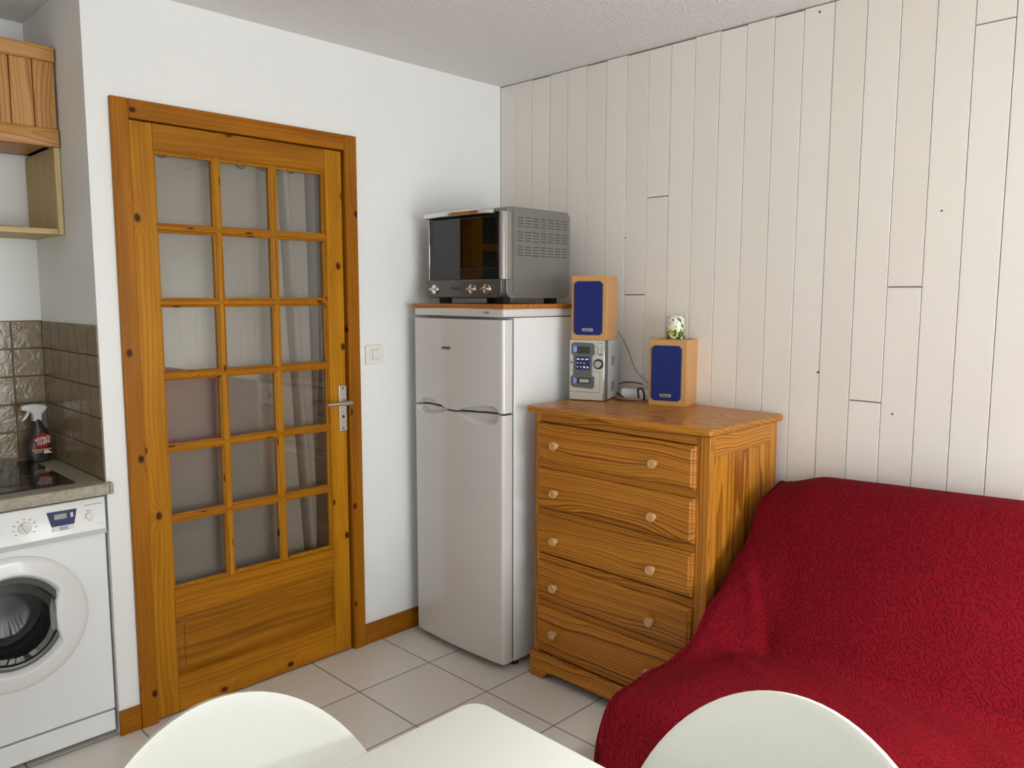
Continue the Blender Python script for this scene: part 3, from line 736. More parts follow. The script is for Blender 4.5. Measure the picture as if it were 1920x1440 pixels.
# ------------------------------------------------------------------ fridge
def build_fridge():
    f = tag(empty('refrigerator', (-.583, -.072, 0), -PI/2), 'tall white two-door fridge freezer in the corner beside the chest of drawers', 'refrigerator')
    Wd = .535
    m = MB(); m.box((.003, .062, .028), (Wd-.003, .548, 1.393)); obj('body', m, M['fridge_side'], f, bevel=.004)
    m = MB(); m.box((.006, .046, .04), (Wd-.008, .063, 1.38)); obj('gasket', m, M['gap'], f, smooth=0)
    for x in (.04, Wd-.04):
        for y in (.10, .5): m = MB(); m.lathe([(.018, 0), (.018, .01), (.010, .012), (.010, .03)], (x, y, 0), 'z', 14); obj('foot', m, M['rubber'], f)
    m = MB(); m.prism([(.004, .002), (Wd/2, -.010), (Wd-.004, .002), (Wd, .010), (Wd, .552), (0, .552), (0, .010)], 'z', 1.3955, 1.428)
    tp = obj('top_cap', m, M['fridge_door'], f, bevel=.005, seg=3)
    m = MB(); m.box((.438, -.0085, 1.4095), (.466, -.004, 1.4155)); obj('badge', m, M['print_grey'], tp, smooth=0)
    ks = [(0, 1.021), (.08, 1.027), (.15, 1.025), (.21, 1.018), (.28, 1.0175), (.36, 1.0215), (.45, 1.0255), (Wd, 1.027)]
    def zs(x):
        for (a, b), (c, d) in zip(ks, ks[1:]):
            if x <= c:
                t = (x-a)/(c-a); t = t*t*(3-2*t); return b+(d-b)*t
        return ks[-1][1]
    def lobe(x, x0, x1):
        t = (x-x0)/(x1-x0)
        return 0 if t <= 0 or t >= 1 else t
    def scoop(x, d, up):
        """depth of the hand recess at distance d from the split"""
        out = 0
        for x0, x1, hgt, side in ((.028, .215, .040, 0), (.285, .512, .046, 1)):
            t = lobe(x, x0, x1)
            if not t: continue
            if side == 0: sh = min(1, (t/.18))**.5*(1-max(0, (t-.45)/.55)**1.4)
            else: sh = min(1, ((1-t)/.14))**.5*(1-max(0, (.6-t)/.6)**1.4)
            hh = hgt*sh*(.62 if up else 1)
            if hh > .002 and d < hh:
                e = 1-d/hh
                q = min(1, e*1.7); out = max(out, .024*q*q*(3-2*q))
        return out
    def door(name, z0, z1, split_top):
        m = MB(); nx = 260
        ds = [0, .002, .004]+[.004+.0016*k for k in range(1, 32)]+[.07, .1, .2]
        def surf(i, j):
            x = Wd*i/nx
            e = min(x, Wd-x); rnd = .010*(1-min(1, e/.010))**2
            y = -.013*(1-(2*x/Wd-1)**2)+rnd
            s = zs(x)
            if split_top: top = s-.004; z = top-ds[j] if j < len(ds) else z0
            else: bot = s+.004; z = bot+ds[j] if j < len(ds) else z1
            if j < len(ds): y += scoop(x, ds[j], not split_top)
            return (x, y, z)
        nj = len(ds)
        g = m.grid(surf, nx, nj)
        # close the sides and back
        B = [[m.bm.verts.new((v.co.x, .048, v.co.z)) for v in (col[0], col[-1])] for col in g]
        for i in range(nx):
            m.bm.faces.new((g[i][0], B[i][0], B[i+1][0], g[i+1][0])); m.bm.faces.new((g[i][-1], g[i+1][-1], B[i+1][1], B[i][1]))
            m.bm.faces.new((B[i][0], B[i][1], B[i+1][1], B[i+1][0]))
        for i, flip in ((0, 0), (nx, 1)): m.bm.faces.new(g[i]+[B[i][1], B[i][0]])
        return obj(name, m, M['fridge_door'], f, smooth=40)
    d1 = door('fridge_door', .034, None, True); d2 = door('freezer_door', None, 1.385, False)
    text('lettering', 'oceanic', .0175, M['print_dark'], d2, (.222, -.0135, 1.264), (1, 0, 0), (0, 0, 1), bold=.0006, sx=1.0)
    m = MB(); m.box((.188, -.0128, 1.2585), (.258, -.0110, 1.2600)); m.box((.188, -.0128, 1.279), (.258, -.0110, 1.2802)); obj('logo_bar', m, M['print_gold'], d2, smooth=0)
    b = MB(); b.box((-.008, .0, 0), (Wd+.006, .545, .0165)); o = obj('wooden_board', b, M['board_x'], bevel=.002)
    o.location = (-.588, -.073, 1.428); o.rotation_euler = (0, 0, -PI/2)
    tag(o, 'orange-brown pine board between the fridge top and the mini oven', 'board')
build_fridge()

def build_oven():
    o = tag(empty('mini_oven', (-.535, -.112, 1.4445), -PI/2), 'grey countertop mini oven with glass door on top of the fridge', 'oven')
    Wd, Dp, Z0, Z1 = .452, .380, .022, .369
    m = MB(); m.prism(rrect(.012, Z0, Dp, Z1, (.03, .035, .03, .022), 8), 'x', 0, Wd)
    cut = MB(); cut.box((.02, -.05, .10), (Wd-.022, Dp-.03, .345))
    hs = obj('housing', m, M['oven_grey'], o, bevel=.006, seg=3, cut=cut)
    # slotted side panel standing 1 mm proud of the housing
    ys = [.068+k*(.305/7) for k in range(7)]
    zs = [.331-.0110*r-g*.0555 for g in range(3) for r in range(4)]
    m = MB(); m.prism(rrect(.046, Z0+.012, Dp-.006, Z1-.008, (.02, .028, .024, .004), 8), 'x', Wd-.004, Wd+.0028)
    cut = MB()
    for y in ys:
        for z in zs: cut.box((Wd-.003, y, z-.0013), (Wd+.01, y+.031, z+.0013))
    sp = obj('side_panel', m, M['oven_grey'], hs, cut=cut)
    m = MB()
    for y in ys:
        for z in zs: m.box((Wd+.0001, y, z-.0013), (Wd+.0005, y+.031, z+.0013))
    obj('vent_slot', m, M['dark'], sp, smooth=0)
    # oven cavity
    m = MB(); a, b = (.026, .016, .104), (Wd-.028, Dp-.034, .341)
    x0, y0, z0 = a; x1, y1, z1 = b
    V = [m.bm.verts.new(p) for p in ((x0, y0, z0), (x1, y0, z0), (x1, y0, z1), (x0, y0, z1), (x0, y1, z0), (x1, y1, z0), (x1, y1, z1), (x0, y1, z1))]
    for q in ((0, 1, 5, 4), (1, 2, 6, 5), (2, 3, 7, 6), (3, 0, 4, 7), (4, 5, 6, 7)): m.bm.faces.new([V[i] for i in q])
    obj('cavity', m, M['oven_in'], o, smooth=0)
    m = MB()
    for k in range(14):
        y = .035+k*.02; m.tube([(x0+.002, y, .150), (x1-.002, y, .150)], .0014, 6)
    m.tube([(x0+.02, .03, .1515), (x1-.02, .03, .1515)], .0024, 8); m.tube([(x0+.02, .30, .1515), (x1-.02, .30, .1515)], .0024, 8)
    obj('rack', m, M['chrome'], o)
    m = MB(); m.prism(rrect(.06, .035, Wd-.04, .30, .02, 5), 'z', .128, .1295); obj('baking_tray', m, M['satin'], o, bevel=.001)
    # door: black glass border with clear smoked window
    dz0, dz1 = .0965, .351; dx0, dx1 = .014, Wd-.030
    m = MB(); m.prism(rrect(dx0, dz0, dx1, dz1, .004, 3), 'y', .0, .012)
    cut = MB(); cut.prism(rrect(dx0+.018, dz0+.042, dx1-.014, dz1-.018, .010, 5), 'y', -.02, .03)
    dr = obj('door', m, M['black_gloss'], o, cut=cut, bevel=.0008)
    m = MB(); m.prism(rrect(dx0+.017, dz0+.041, dx1-.013, dz1-.017, .010, 5), 'y', .0005, .0035); obj('window', m, M['oven_glass'], dr, smooth=0)
    m = MB(); m.box((dx0-.005, -.003, dz0), (dx0-.0005, .012, dz1)); obj('door_trim', m, M['chrome'], dr, bevel=.001)
    # chrome strip running down the right-hand front edge
    m = MB(); m.prism([(dx1+.001, -.002), (dx1+.010, -.004), (dx1+.020, .000), (Wd+.0008, .014), (Wd+.0008, .040), (dx1+.001, .040)], 'z', .092, .352)
    obj('corner_trim', m, plain('steel_grey_trim', (.42, .40, .38), .22, metal=.9), hs, bevel=.004, seg=3)
    # control panel, lower corners rounded
    m = MB(); m.prism(rrect(.004, Z0+.002, Wd-.008, .0945, (.026, .030, .004, .004), 8), 'y', -.010, .016)
    cp = obj('control_panel', m, M['oven_panel'], o, bevel=.003)
    for x in (.060, .288, .371):
        m = MB(); m.lathe([(.0205, -.0095), (.0205, -.014), (.0185, -.018), (.016, -.019)], (x, 0, .058), 'y', 36); k = obj('knob', m, M['chrome'], cp)
        m = MB(); m.prism(rrect(x-.021, .0535, x+.012, .0625, .004, 4), 'y', -.031, -.0185); obj('knob_grip', m, M['satin'], k, bevel=.0015)
    m = MB(); m.lathe([(.0042, -.0098), (.0042, -.0112)], (.113, 0, .058), 'y', 18); obj('indicator_lamp', m, M['red_print'], cp)
    text('lettering', 'Moulinex', .015, M['print_dark'], cp, (.186, -.0103, .057), (1, 0, 0), (0, 0, 1), bold=.0005)
    for x in (.325, ):
        text('lettering', 'I  I', .008, M['print_dark'], cp, (x-.076, -.0103, .054), (1, 0, 0), (0, 0, 1))
    # broad curved chrome grip along the top of the door
    m = MB(); n = 40; x0, x1 = .006, .400
    rows = []
    for i in range(n+1):
        t = i/n; x = x0+(x1-x0)*t
        e = min(1, min(t/.05, (1-t)/.16)); e = math.sin(e*PI/2)
        out = -.006-.034*e; zt = .366; zb = .343
        rows.append([(x, .006, zt), (x, out+.008, zt-.002), (x, out, zt-.008), (x, out-.001, zb+.003), (x, out+.004, zb), (x, out+.010, zb), (x, out+.008, zt-.012), (x, .006, zt-.008)])
    g = [[m.bm.verts.new(p) for p in r] for r in rows]
    for A, B in zip(g, g[1:]):
        for q in range(len(A)): m.bm.faces.new((A[q], A[(q+1) % len(A)], B[(q+1) % len(A)], B[q]))
    m.bm.faces.new(g[0]); m.bm.faces.new(g[-1])
    obj('door_handle', m, M['chrome'], dr, smooth=40)
    for x in (.05, Wd-.06):
        for y in (.035, .31):
            m = MB(); m.box((x-.022, y, .0), (x+.022, y+.035, Z0+.004)); obj('foot', m, M['rubber'], o, bevel=.003)
build_oven()

# ------------------------------------------------------------------ chest of drawers
CH = (-.493, -.688)
def build_chest():
    c = tag(empty('chest_of_drawers', (CH[0], CH[1], 0), -PI/2), 'honey-coloured pine chest of five drawers between the fridge and the red sofa', 'chest of drawers')
    Wd, Dp = .750, .452
    # top slab with a rounded nose
    nose = [(-.034+.013-.013*math.cos(a), 1.0505-.013*math.sin(-a)) for a in [-PI/2+PI*k/8 for k in range(9)]]
    m = MB(); x0, x1, y0, y1, z0, z1 = -.020, Wd+.020, -.032, Dp+.008, 1.039, 1.065
    m.box((x0, y0, z0), (x1, y1, z1)); obj('top_board', m, M['chest_x'], c, bevel=.0115, seg=5)
    # corner posts and frame rails of the carcass
    for x, w_ in ((0, .026), (Wd-.046, .046)): m = MB(); m.box((x, 0, .10), (x+w_, .030, 1.039)); obj('corner_post', m, M['chest_z'], c, bevel=.002)
    for x in (0, Wd-.024): m = MB(); m.box((x, Dp-.045, .0), (x+.024, Dp, 1.039)); obj('corner_post', m, M['chest_z'], c, bevel=.002)
    zr = [(1.006, 1.039), (.826, .858), (.645, .676), (.464, .496), (.284, .314), (.105, .135)]
    for a, b in zr: m = MB(); m.box((.026, .0015, a), (Wd-.046, .022, b)); obj('drawer_rail', m, M['chest_x'], c, bevel=.001)
    for x, nm in ((Wd-.020, 1), (.004, 0)):
        m = MB(); m.box((x, .030, .115), (x+.012, Dp-.045, .975)); sp = obj('side_panel', m, M['chest_z'], c)
        m = MB(); m.box((x-.002, .0305, .968), (x+.0195 if nm else x+.014, Dp-.0455, 1.039)); obj('side_rail', m, M['chest_y'], sp, bevel=.0015); m = MB(); m.box((x-.002, .0305, .10), (x+.0195 if nm else x+.014, Dp-.0455, .16)); obj('side_rail', m, M['chest_y'], sp, bevel=.0015)
        m = MB(); m.box((x-.001, .0302, .16), (x+.0192 if nm else x+.014, .052, .968)); obj('side_stile', m, M['chest_z'], sp, bevel=.0015)
    m = MB(); m.box((.004, Dp-.008, .1), (Wd-.004, Dp-.002, 1.038)); obj('back_panel', m, M['chest_x'], c)
    # shaped plinth with bracket feet
    m = MB(); pts = [(-.012, 0), (.058, 0), (.064, .012), (.078, .026), (.10, .033), (.13, .035)]
    pts += [(Wd-.13, .035), (Wd-.10, .033), (Wd-.078, .026), (Wd-.064, .012), (Wd-.058, 0), (Wd+.012, 0), (Wd+.012, .102), (-.012, .102)]
    m.prism(pts, 'y', -.014, .003); pb = obj('plinth', m, M['chest_x'], c, bevel=.004)
    m = MB()
    for a, b in ((-.012, .0), (Wd, Wd+.012)): m = MB(); m.prism([(.003, 0), (.07, 0), (.085, .03), (.12, .035), (.33, .035), (.36, .03), (.375, 0), (Dp, 0), (Dp, .102), (.003, .102)], 'x', a, b); obj('plinth_return', m, M['chest_y'], pb, bevel=.003)
    # five drawers: moulded fronts standing proud of the rails
    for k, (a, b) in enumerate(((.860, 1.004), (.682, .832), (.505, .653), (.322, .470), (.142, .292))):
        x0, x1 = .024, Wd-.045
        m = MB()
        def ring(ins, y): return [m.bm.verts.new((p, y, q)) for p, q in ((x0+ins, a+ins), (x1-ins, a+ins), (x1-ins, b-ins), (x0+ins, b-ins))]
        rr = [ring(0, .001), ring(0, -.009), ring(.003, -.0125), ring(.009, -.0145), ring(.013, -.019)]
        for A, B in zip(rr, rr[1:]):
            for i in range(4): m.bm.faces.new((A[i], A[(i+1) % 4], B[(i+1) % 4], B[i]))
        m.bm.faces.new(rr[-1]); m.bm.faces.new(rr[0][::-1])
        d = obj('drawer', m, M['chest_x'], c, smooth=25)
        for x in (.124, .557):
            m = MB(); zc = (.9285, .7485, .567, .386, .206)[k]
            m.lathe([(.010, -.017), (.0105, -.021), (.0075, -.026), (.009, -.031), (.0155, -.034), (.0165, -.039), (.015, -.0425), (.011, -.0435), (.0095, -.042), (.004, -.0428), (.0005, -.043)], (x, 0, zc), 'y', 28)
            obj('knob', m, M['knob'], d, smooth=50)
build_chest()

# ------------------------------------------------------------------ what stands on the chest
ZT = 1.065
def build_audio():
    # compact stereo
    rz = math.atan2(-.133, .053)
    L = (-.292, -.684)
    s = tag(empty('stereo_system', (L[0], L[1], ZT), rz), 'silver mini stereo unit carrying a speaker, on the left of the chest top', 'stereo')
    Wd, Ht, Dp = .143, .240, .205
    def X(px): return (px-80)/710*Wd
    def Zp(py): return Ht*(1-(py-100)/1240)
    m = MB(); m.box((.003, .030, .004), (Wd+.004, Dp, Ht-.001)); cs = obj('case', m, M['hifi_side'], s, bevel=.003)
    for zc in (.155, .052):
        m = MB()
        for i in range(4):
            for j in range(11): 
                y = .085+i*.013; z = zc+(j-5)*.0034+(i%2)*.001
                m.box((Wd+.0035, y, z-.0009), (Wd+.0045, y+.008, z+.0009))
        obj('vent_slot', m, M['dark'], cs, smooth=0)
    m = MB(); m.box((0, 0, .003), (Wd, .030, Ht)); fp = obj('front_panel', m, M['hifi_front'], s, bevel=.003)
    m = MB(); m.box((Wd-.006, -.0015, .003), (Wd+.0005, .006, Ht-.001)); obj('edge_strip', m, M['chrome'], fp, bevel=.0015)
    m = MB(); m.box((Wd-.001, .004, .003), (Wd+.0055, .032, Ht-.002)); obj('edge_strip', m, M['hifi_grey'], fp, bevel=.001)
    # dark surround: one outline in the shape of a dumb-bell
    out = [(125, 190), (170, 150), (555, 160), (600, 200), (600, 385), (548, 420), (548, 820), (598, 850), (592, 1050), (555, 1085), (165, 1062), (115, 1030), (118, 850), (168, 812), (168, 415), (125, 380)]
    m = MB(); m.prism([(X(a), Zp(b)) for a, b in out], 'y', -.004, .001); sr = obj('display_surround', m, M['hifi_grey'], fp, bevel=.0015)
    m = MB(); m.box((X(245), -.0047, Zp(372)), (X(505), -.0038, Zp(232))); obj('display', m, M['lcd_dark'], sr, smooth=0)
    m = MB(); m.prism([(X(172), Zp(355)), (X(242), Zp(330)), (X(242), Zp(235)), (X(172), Zp(218))], 'y', -.0047, -.0038); obj('blue_trim', m, M['blue_glaze'], sr, smooth=0)
    m = MB(); m.prism([(X(176), Zp(1000)), (X(240), Zp(970)), (X(240), Zp(885)), (X(170), Zp(865))], 'y', -.0047, -.0038); obj('blue_trim', m, M['blue_glaze'], sr, smooth=0)
    m = MB(); m.box((X(245), -.0047, Zp(985)), (X(525), -.0038, Zp(865))); obj('cassette_window', m, M['dark'], sr, smooth=0)
    m = MB(); m.box((X(300), -.0052, Zp(960)), (X(490), -.0045, Zp(893))); obj('cassette_window', m, M['satin'], sr, smooth=0)
    m = MB(); m.box((X(225), -.0052, Zp(700)), (X(500), -.0038, Zp(437))); bp = obj('button_panel', m, M['navy'], sr, smooth=0)
    for x, z, a in ((270, 487, 30), (358, 487, 30), (446, 487, 30), (255, 565, 13), (323, 565, 13), (390, 568, 13), (255, 645, 13), (323, 645, 13), (392, 648, 22), (460, 652, 22)):
        m = MB(); r = a/710*Wd
        if a == 30: m.prism(rrect(X(x)-r, Zp(z)-.0027, X(x)+r, Zp(z)+.0027, .001, 3), 'y', -.0075, -.005)
        else: m.lathe([(r, -.005), (r, -.0072), (r*.8, -.0078)], (X(x), 0, Zp(z)), 'y', 14)
        obj('button', m, M['print_white'], bp)
    for x, z in ((672, 250), (745, 250), (672, 338), (745, 338)):
        m = MB(); m.lathe([(.0062, .001), (.0062, -.002), (.0045, -.0035)], (X(x), 0, Zp(z)), 'y', 20); obj('button', m, M['satin'], fp)
    m = MB(); m.lathe([(.020, .001), (.020, -.003), (.017, -.004), (.0165, -.0005)], (X(677), 0, Zp(580)), 'y', 40); kb = obj('volume_knob', m, M['dark'], fp)
    m = MB(); m.lathe([(.0145, .0), (.0145, -.011), (.012, -.014), (.001, -.0135)], (X(677), 0, Zp(580)), 'y', 40); obj('knob_cap', m, M['satin'], kb)
    m = MB(); m.lathe([(.0038, .001), (.0038, -.0004)], (X(124), 0, Zp(560)), 'y', 18); obj('headphone_socket', m, M['dark'], fp)
    for a, b in (((82, 717), (168, 712)), ((548, 742), (706, 737)), ((704, 1160), (708, 740)), ((82, 1160), (708, 1153))):
        m = MB(); m.box((X(a[0]), -.0006, Zp(a[1])), (X(b[0]), .001, Zp(b[1]))); obj('seam', m, M['dark'], fp, smooth=0)
    text('lettering', 'GRUNDIG', .0062, M['print_grey'], fp, (X(712), -.0003, Zp(168)), (1, 0, 0), (0, 0, 1))
    m = MB(); m.box((X(672), -.0006, Zp(400)), (X(742), .001, Zp(380))); obj('badge', m, M['dark'], fp, smooth=0)
    for x in (.02, Wd-.02):
        for y in (.03, Dp-.03): m = MB(); m.lathe([(.007, 0), (.007, .005)], (x, y, 0), 'z', 12); obj('foot', m, M['rubber'], s)

    # pair of loudspeakers
    def speaker(loc, rz, label, dp):
        p = tag(empty('loudspeaker', loc, rz), label, 'speaker', None)
        w, h = .146, .248
        m = MB(); m.box((0, 0, 0), (w, dp, h)); cb = obj('cabinet', m, M['beech_z'], p, bevel=.0015)
        g0, g1, h0, h1, cf = .012, .126, .020, .226, .011
        def oct_(i, y): return [(g0+i+cf, h0+i), (g1-i-cf, h0+i), (g1-i, h0+i+cf), (g1-i, h1-i-cf), (g1-i-cf, h1-i), (g0+i+cf, h1-i), (g0+i, h1-i-cf), (g0+i, h0+i+cf)]
        m = MB(); m.prism(oct_(0, 0), 'y', -.008, -.0005); gr = obj('grille', m, M['cloth_blue'], p, bevel=.002, seg=3)
        m = MB(); m.prism(rrect(.047, .0335, .090, .0455, .003, 4), 'y', -.0100, -.0075); bd = obj('badge', m, M['satin'], gr, bevel=.0006)
        text('lettering', 'GRUNDIG', .0072, M['print_dark'], bd, (.0685, -.0102, .0368), (1, 0, 0), (0, 0, 1), bold=.0003)
        m = MB(); m.prism(oct_(-.0014, 0), 'y', -.0008, .0004); obj('grille_gap', m, M['gap'], p, smooth=0)
        return p
    speaker((-.2885, -.6895, ZT+Ht+.0005), rz, 'beech loudspeaker with blue grille stacked on the silver stereo', .135)
    rz2 = math.atan2(-.144, .042)
    speaker((-.178, -.982, ZT), rz2, 'beech loudspeaker with blue grille standing on the chest under a floral tin', .150)
    # floral tin
    t = tag(empty('candle_tin', (-.076, -1.030, ZT+.2485)), 'small cylindrical tin with green floral print on top of the right loudspeaker', 'tin')
    r = .0355
    m = MB(); m.lathe([(r-.001, 0), (r, .0012), (r, .0868), (r-.0006, .088), (r-.0015, .088), (r-.0015, .078), (.001, .0775)], (0, 0, 0), 'z', 48, cap=False); obj('tin_body', m, M['tin'], t, smooth=40)
    m = MB(); m.lathe([(.001, .0772), (r-.0018, .0776), (r-.0018, .0790), (.001, .0788)], (0, 0, 0), 'z', 32, cap=False); obj('wax', m, M['ivory'], t)
    # white adaptor block, cables and a folding knife-like clip lying behind
    ad = tag(empty('power_adapter', (-.075, -.862, ZT), math.radians(-75)), 'white power adapter block lying behind and between the loudspeaker and stereo', 'adapter')
    m = MB(); m.prism([(-.020, 0), (.020, 0), (.024, .010), (.021, .032), (.012, .042), (-.020, .042), (-.024, .034), (-.024, .01)], 'x', -.065, .065); obj('adapter_case', m, M['white_plastic'], ad, bevel=.004, seg=3)
    c = tag(empty('speaker_cable', (0, 0, 0)), 'thin black cable looping down the boards behind the loudspeaker', 'cable')
    def cat(pts, n=8):
        P = [Vector(p) for p in pts]; P = [P[0]*2-P[1]]+P+[P[-1]*2-P[-2]]; out = []
        for i in range(1, len(P)-2):
            for k in range(n):
                t = k/n; a, b, cc, d = P[i-1:i+3]
                out.append(.5*((2*b)+(cc-a)*t+(2*a-5*b+4*cc-d)*t*t+(3*b-a-3*cc+d)*t**3))
        out.append(P[-2]); return out
    m = MB(); m.tube(cat([(-.020, -.715, 1.33), (-.012, -.742, 1.29), (-.010, -.775, 1.225), (-.010, -.80, 1.175), (-.012, -.85, 1.135), (-.016, -.91, 1.11), (-.03, -.96, 1.10)]), .0011, 8)
    obj('wire', m, M['rubber'], c)
    c2 = tag(empty('power_lead', (0, 0, 0)), 'black power lead lying over the white adapter behind the stereo', 'cable')
    m = MB(); m.tube(cat([(-.035, -.735, 1.115), (-.04, -.78, 1.124), (-.040, -.82, 1.126), (-.030, -.85, 1.120)]), .0022, 8); m.tube(cat([(-.105, -.775, 1.085), (-.115, -.80, 1.083), (-.125, -.835, 1.070), (-.12, -.87, 1.0675)]), .0022, 8)
    obj('wire', m, M['rubber'], c2)
    gsl = tag(empty('folded_glasses', (-.150, -.850, ZT)), 'folded dark-framed glasses with tan arms lying behind the stereo', 'glasses')
    m = MB(); m.tube(cat([(.012, .055, .012), (.002, .03, .009), (-.004, -.01, .008), (-.002, -.05, .009), (.01, -.075, .012)]), .0035, 8); obj('arm', m, plain('tan_plastic', (.42, .22, .12), .3), gsl)
    m = MB(); m.tube(cat([(-.006, .05, .004), (-.016, .02, .004), (-.018, -.02, .0045), (-.008, -.06, .006)]), .0035, 8); obj('arm', m, plain('brown_plastic', (.10, .05, .03), .3), gsl)
    m = MB(); m.tube(cat([(.012, -.060, .006), (.015, -.055, .03), (.02, -.05, .048), (.022, -.068, .050), (.018, -.080, .03), (.012, -.085, .008)]), .0042, 8); obj('frame', m, plain('dark_blue_plastic', (.015, .03, .07), .25), gsl)
build_audio()

# ------------------------------------------------------------------ sofa under its quilt
def build_sofa():
    s = tag(empty('sofa', (-.55, -2.5, 0)), 'sofa bed against the boarded wall, draped in a red quilted cover', 'sofa')
    ox, oy = -.55, -2.5
    YL, YR = -1.50, -3.55
    left = [(-.045, .30), (-.045, .62), (-.05, .785), (-.075, .830), (-.13, .846), (-.21, .830), (-.275, .795), (-.335, .722), (-.40, .655), (-.50, .585), (-.60, .515), (-.70, .447), (-.77, .432), (-.88, .432), (-.97, .430), (-1.03, .424), (-1.08, .402), (-1.108, .355), (-1.120, .28), (-1.125, .16), (-1.128, .04)]
    mid = [(-.040, .30), (-.040, .62), (-.045, .80), (-.085, .868), (-.15, .886), (-.215, .872), (-.262, .832), (-.315, .770), (-.370, .680), (-.425, .590), (-.480, .500), (-.520, .440), (-.560, .426), (-.66, .440), (-.80, .452), (-.94, .452), (-1.03, .436), (-1.085, .392), (-1.105, .30), (-1.112, .16), (-1.118, .04)]
    def spl(P, n):
        # uniform resample of a Catmull-Rom curve, n segments per span
        out = []; Q = [(2*P[0][0]-P[1][0], 2*P[0][1]-P[1][1])]+P+[(2*P[-1][0]-P[-2][0], 2*P[-1][1]-P[-2][1])]
        for i in range(1, len(Q)-2):
            for k in range(n):
                t = k/n; r = []
                for c in (0, 1):
                    a, b, cc, d = Q[i-1][c], Q[i][c], Q[i+1][c], Q[i+2][c]
                    r.append(.5*((2*b)+(cc-a)*t+(2*a-5*b+4*cc-d)*t*t+(3*b-a-3*cc+d)*t**3))
                out.append(tuple(r))
        out.append(P[-1]); return out
    A, B = spl(left, 7), spl(mid, 7)
    n = len(A)-1
    vs = []; y = YL
    while y > YR: vs.append(y); y -= .012 if y > -2.6 else .03
    vs.append(YR)
    drop = [0, .012, .03, .06, .11, .18, .26]
    def P(i, j):
        if j < len(drop):
            # drape over the near-left end: hangs straight down from the edge
            jj = len(drop)-1-j; d = drop[jj]; x, z = A[i]
            yy = YL+.020*min(1, d/.07)**.8 if d > 0 else YL
            zz = max(.02, z-d*(.4+z*1.35)); return Vector((x, yy+.004*math.sin(x*40), zz))
        y = vs[j-len(drop)]; w = min(1, (YL-y)/.17); w = w*w*(3-2*w)
        edge = max(0, 1-(YL-y)/.02)
        x = A[i][0]*(1-w)+B[i][0]*w; z = A[i][1]*(1-w)+B[i][1]*w-.010*edge**2
        u = i/n; p = Vector((x, y, z))
        # top of the back rises gently to the right
        if .08 < u < .6: z += .026*min(1, max(0, (YL-.1-y)/.6))*math.exp(-((u-.2)/.13)**2)
        # folds
        amp = 0
        if u > .35:
            fold = noise.noise(Vector((x*3.2+4, y*4.5, 1.7)))
            z += .012*fold*min(1, (u-.35)*6)*(1 if u < .85 else max(0, (1-u)/.15))
        x += .004*noise.noise(Vector((x*6, y*6, z*6)))
        if .30 < u < .62: z += .008*noise.noise(Vector((y*5, x*7, 3)))
        # pinch fold where the back meets the seat near the left end
        dx, dy = x+.50, y+1.60
        a = (dx*.75+dy*.66); b = (-dx*.66+dy*.75)
        z += .030*math.exp(-(b/.016)**2-(a/.06)**2)-.018*math.exp(-((b+.034)/.02)**2-(a/.08)**2)
        # soft diagonal swags on the seat
        for cx_, cy_, ln, wd, h in ((-.72, -1.72, .16, .022, .010), (-.66, -2.02, .22, .03, .014), (-.70, -2.33, .2, .03, .012), (-.80, -2.15, .18, .03, .010), (-.64, -1.62, .1, .018, .008)):
            dx, dy = x-cx_, y-cy_; a = dx*.5+dy*.87; b = -dx*.87+dy*.5
            z += h*math.exp(-(b/wd)**2-(a/ln)**2)
        # front hang ripples
        if u > .88: x += .010*math.sin(y*26)*(u-.88)/.12
        return Vector((x, y, z))
    m = MB(); m.grid(lambda i, j: tuple(P(i, j)-Vector((ox, oy, 0))), n, len(drop)+len(vs)-1)
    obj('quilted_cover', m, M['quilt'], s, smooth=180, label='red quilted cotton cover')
    fab = plain('grey_upholstery', (.12, .12, .12), .9)
    m = MB(); m.box((-1.06-ox, YR+.02-oy, .20), (-.60-ox, YL-.06-oy, .38)); m.box((-.62-ox, YR+.02-oy, .20), (-.40-ox, YL-.06-oy, .34)); obj('seat_mattress', m, fab, s, bevel=.02, seg=3)
    m = MB(); m.prism([(-.09-ox, .30), (-.09-ox, .78), (-.16-ox, .82), (-.40-ox, .48), (-.40-ox, .34)], 'y', YR+.02-oy, YL-.07-oy); obj('back_mattress', m, fab, s, bevel=.015, seg=3)
    m = MB(); m.box((-1.02-ox, YR+.05-oy, .14), (-.12-ox, YL-.08-oy, .20))
    for x in (-.98, -.18):
        for y in (YL-.15, YR+.1): m.box((x-.02-ox, y-.02-oy, 0), (x+.02-ox, y+.02-oy, .14))
    obj('metal_base', m, M['dark'], s)
build_sofa()

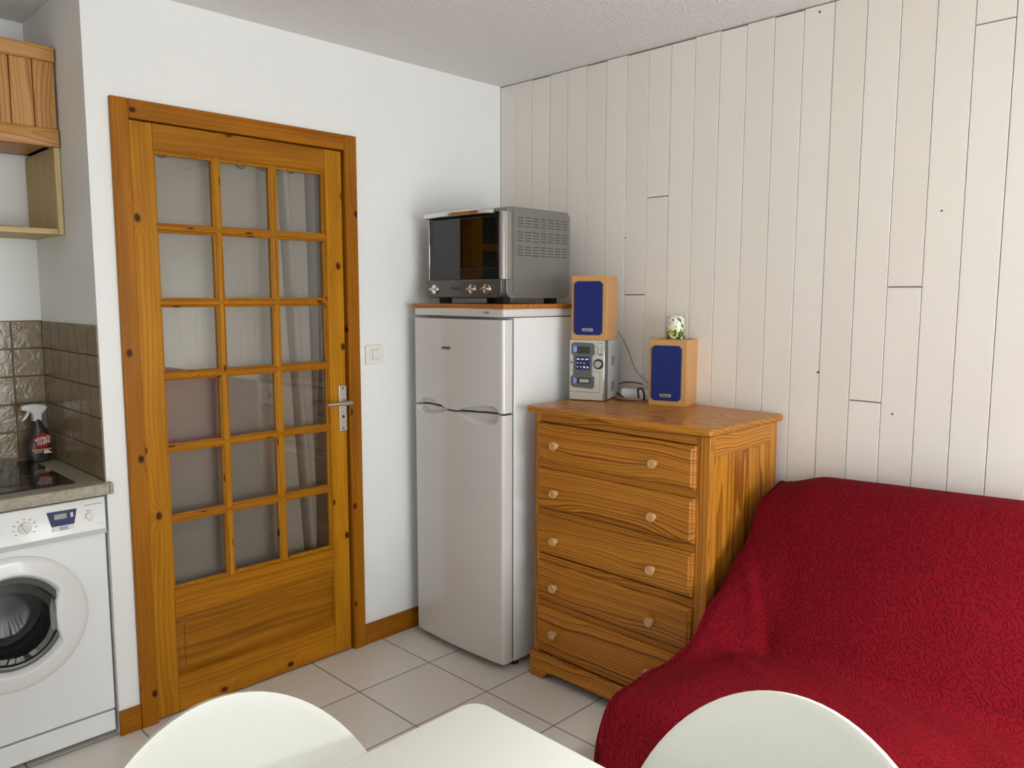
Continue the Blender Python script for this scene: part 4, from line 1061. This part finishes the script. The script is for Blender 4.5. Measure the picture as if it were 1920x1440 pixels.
# ------------------------------------------------------------------ table and chairs
def build_table():
    t = tag(empty('dining_table', (-2.10, -2.15, 0)), 'white table with rounded corners between the two white chairs', 'table')
    m = MB(); m.prism(rrect(-.44, -.60, .367, .457, .035, 8), 'z', .716, .740); obj('tabletop', m, M['table_white'], t, bevel=.003, seg=3)
    for x in (-.38, .30):
        for y in (-.52, .38):
            m = MB(); m.lathe([(.012, 0), (.020, .02), (.022, .716)], (x, y, 0), 'z', 20); obj('leg', m, M['chrome'], t)
build_table()
def build_chairs():
    def chair():
        c = empty('dining_chair')
        # local: sitter faces -y, origin on the floor under the seat centre
        m = MB(); n, k = 44, 26
        a, top, mid = .29, .862, .50
        def P(i, j):
            # backrest: dome outline, gently curved round the sitter, leaning back
            s_ = i/n*2-1; v = j/k
            zc = mid+(top-mid)*v
            half = a*math.sqrt(max(0, 1-v**2.0)) if v < 1 else 0
            half = max(half, .0005)
            if v < .001: half = a
            x = half*math.sin(s_*PI/2)
            y = .215+.055*v-.10*(x/.29)**2*.42
            return (x, y, zc)
        # outline as a dome: rows follow parallel arcs so the rim stays smooth
        def Q(i, j):
            th = PI*i/n; r = j/k
            x = -a*math.cos(th)*r; z = mid+(top-mid)*math.sin(th)*r
            v = (z-mid)/(top-mid); y = .205+.055*v-.045*(x/a)**2
            return (x, y, z)
        g = m.grid(Q, n, k)
        # lower half: narrows down to the waist, then sweeps forward as the seat
        rows = []
        path = [(.0, .290, .205, mid), (.15, .280, .200, .47), (.3, .262, .180, .445), (.45, .235, .13, .432), (.6, .21, .06, .437), (.8, .195, -.03, .447), (.92, .180, -.11, .445), (1, .14, -.15, .43)]
        for t_, hw, y, z in path:
            row = []
            for i in range(n+1):
                x = -hw*math.cos(PI*i/n); 
                yy = y-(.045*(x/a)**2 if z > .445 and t_ < .5 else 0); zz = z+.02*(x/hw)**2*(1 if t_ > .3 else t_/.3)
                row.append(m.bm.verts.new((x, yy, zz)))
            rows.append(row)
        for A, B in zip(rows, rows[1:]):
            for i in range(n): m.bm.faces.new((A[i], A[i+1], B[i+1], B[i]))
        bmesh.ops.remove_doubles(m.bm, verts=m.bm.verts, dist=.0008)
        obj('shell', m, M['chair_white'], c, smooth=70, solid=.009, bevel=.002)
        for sx in (-1, 1):
            for y0, y1 in ((-.08, -.14), (.06, .20)):
                mm = MB(); mm.tube([(sx*.10, y0, .428), (sx*.13, (y0*.6+y1*.4), .40), (sx*.17, y1, .0)], [.008, .008, .008], 12); obj('leg', mm, M['chrome'], c)
        mm = MB(); mm.tube([(-.12, -.08, .418), (.12, -.08, .418)], .008, 10); mm.tube([(-.12, .06, .415), (.12, .06, .415)], .008, 10); obj('seat_support', mm, M['chrome'], c)
        return c
    c1 = chair()
    c1.location = (-2.175, -1.835, 0); c1.rotation_euler = (0, 0, 0)
    tag(c1, 'white rounded-back chair at the table side nearest the glazed door', 'chair')
    c2 = copy_tree(c1)
    c2.location = (-1.79, -2.225, 0); c2.rotation_euler = (0, 0, -PI/2)
    tag(c2, 'white rounded-back chair between the table and the red sofa', 'chair')
build_chairs()
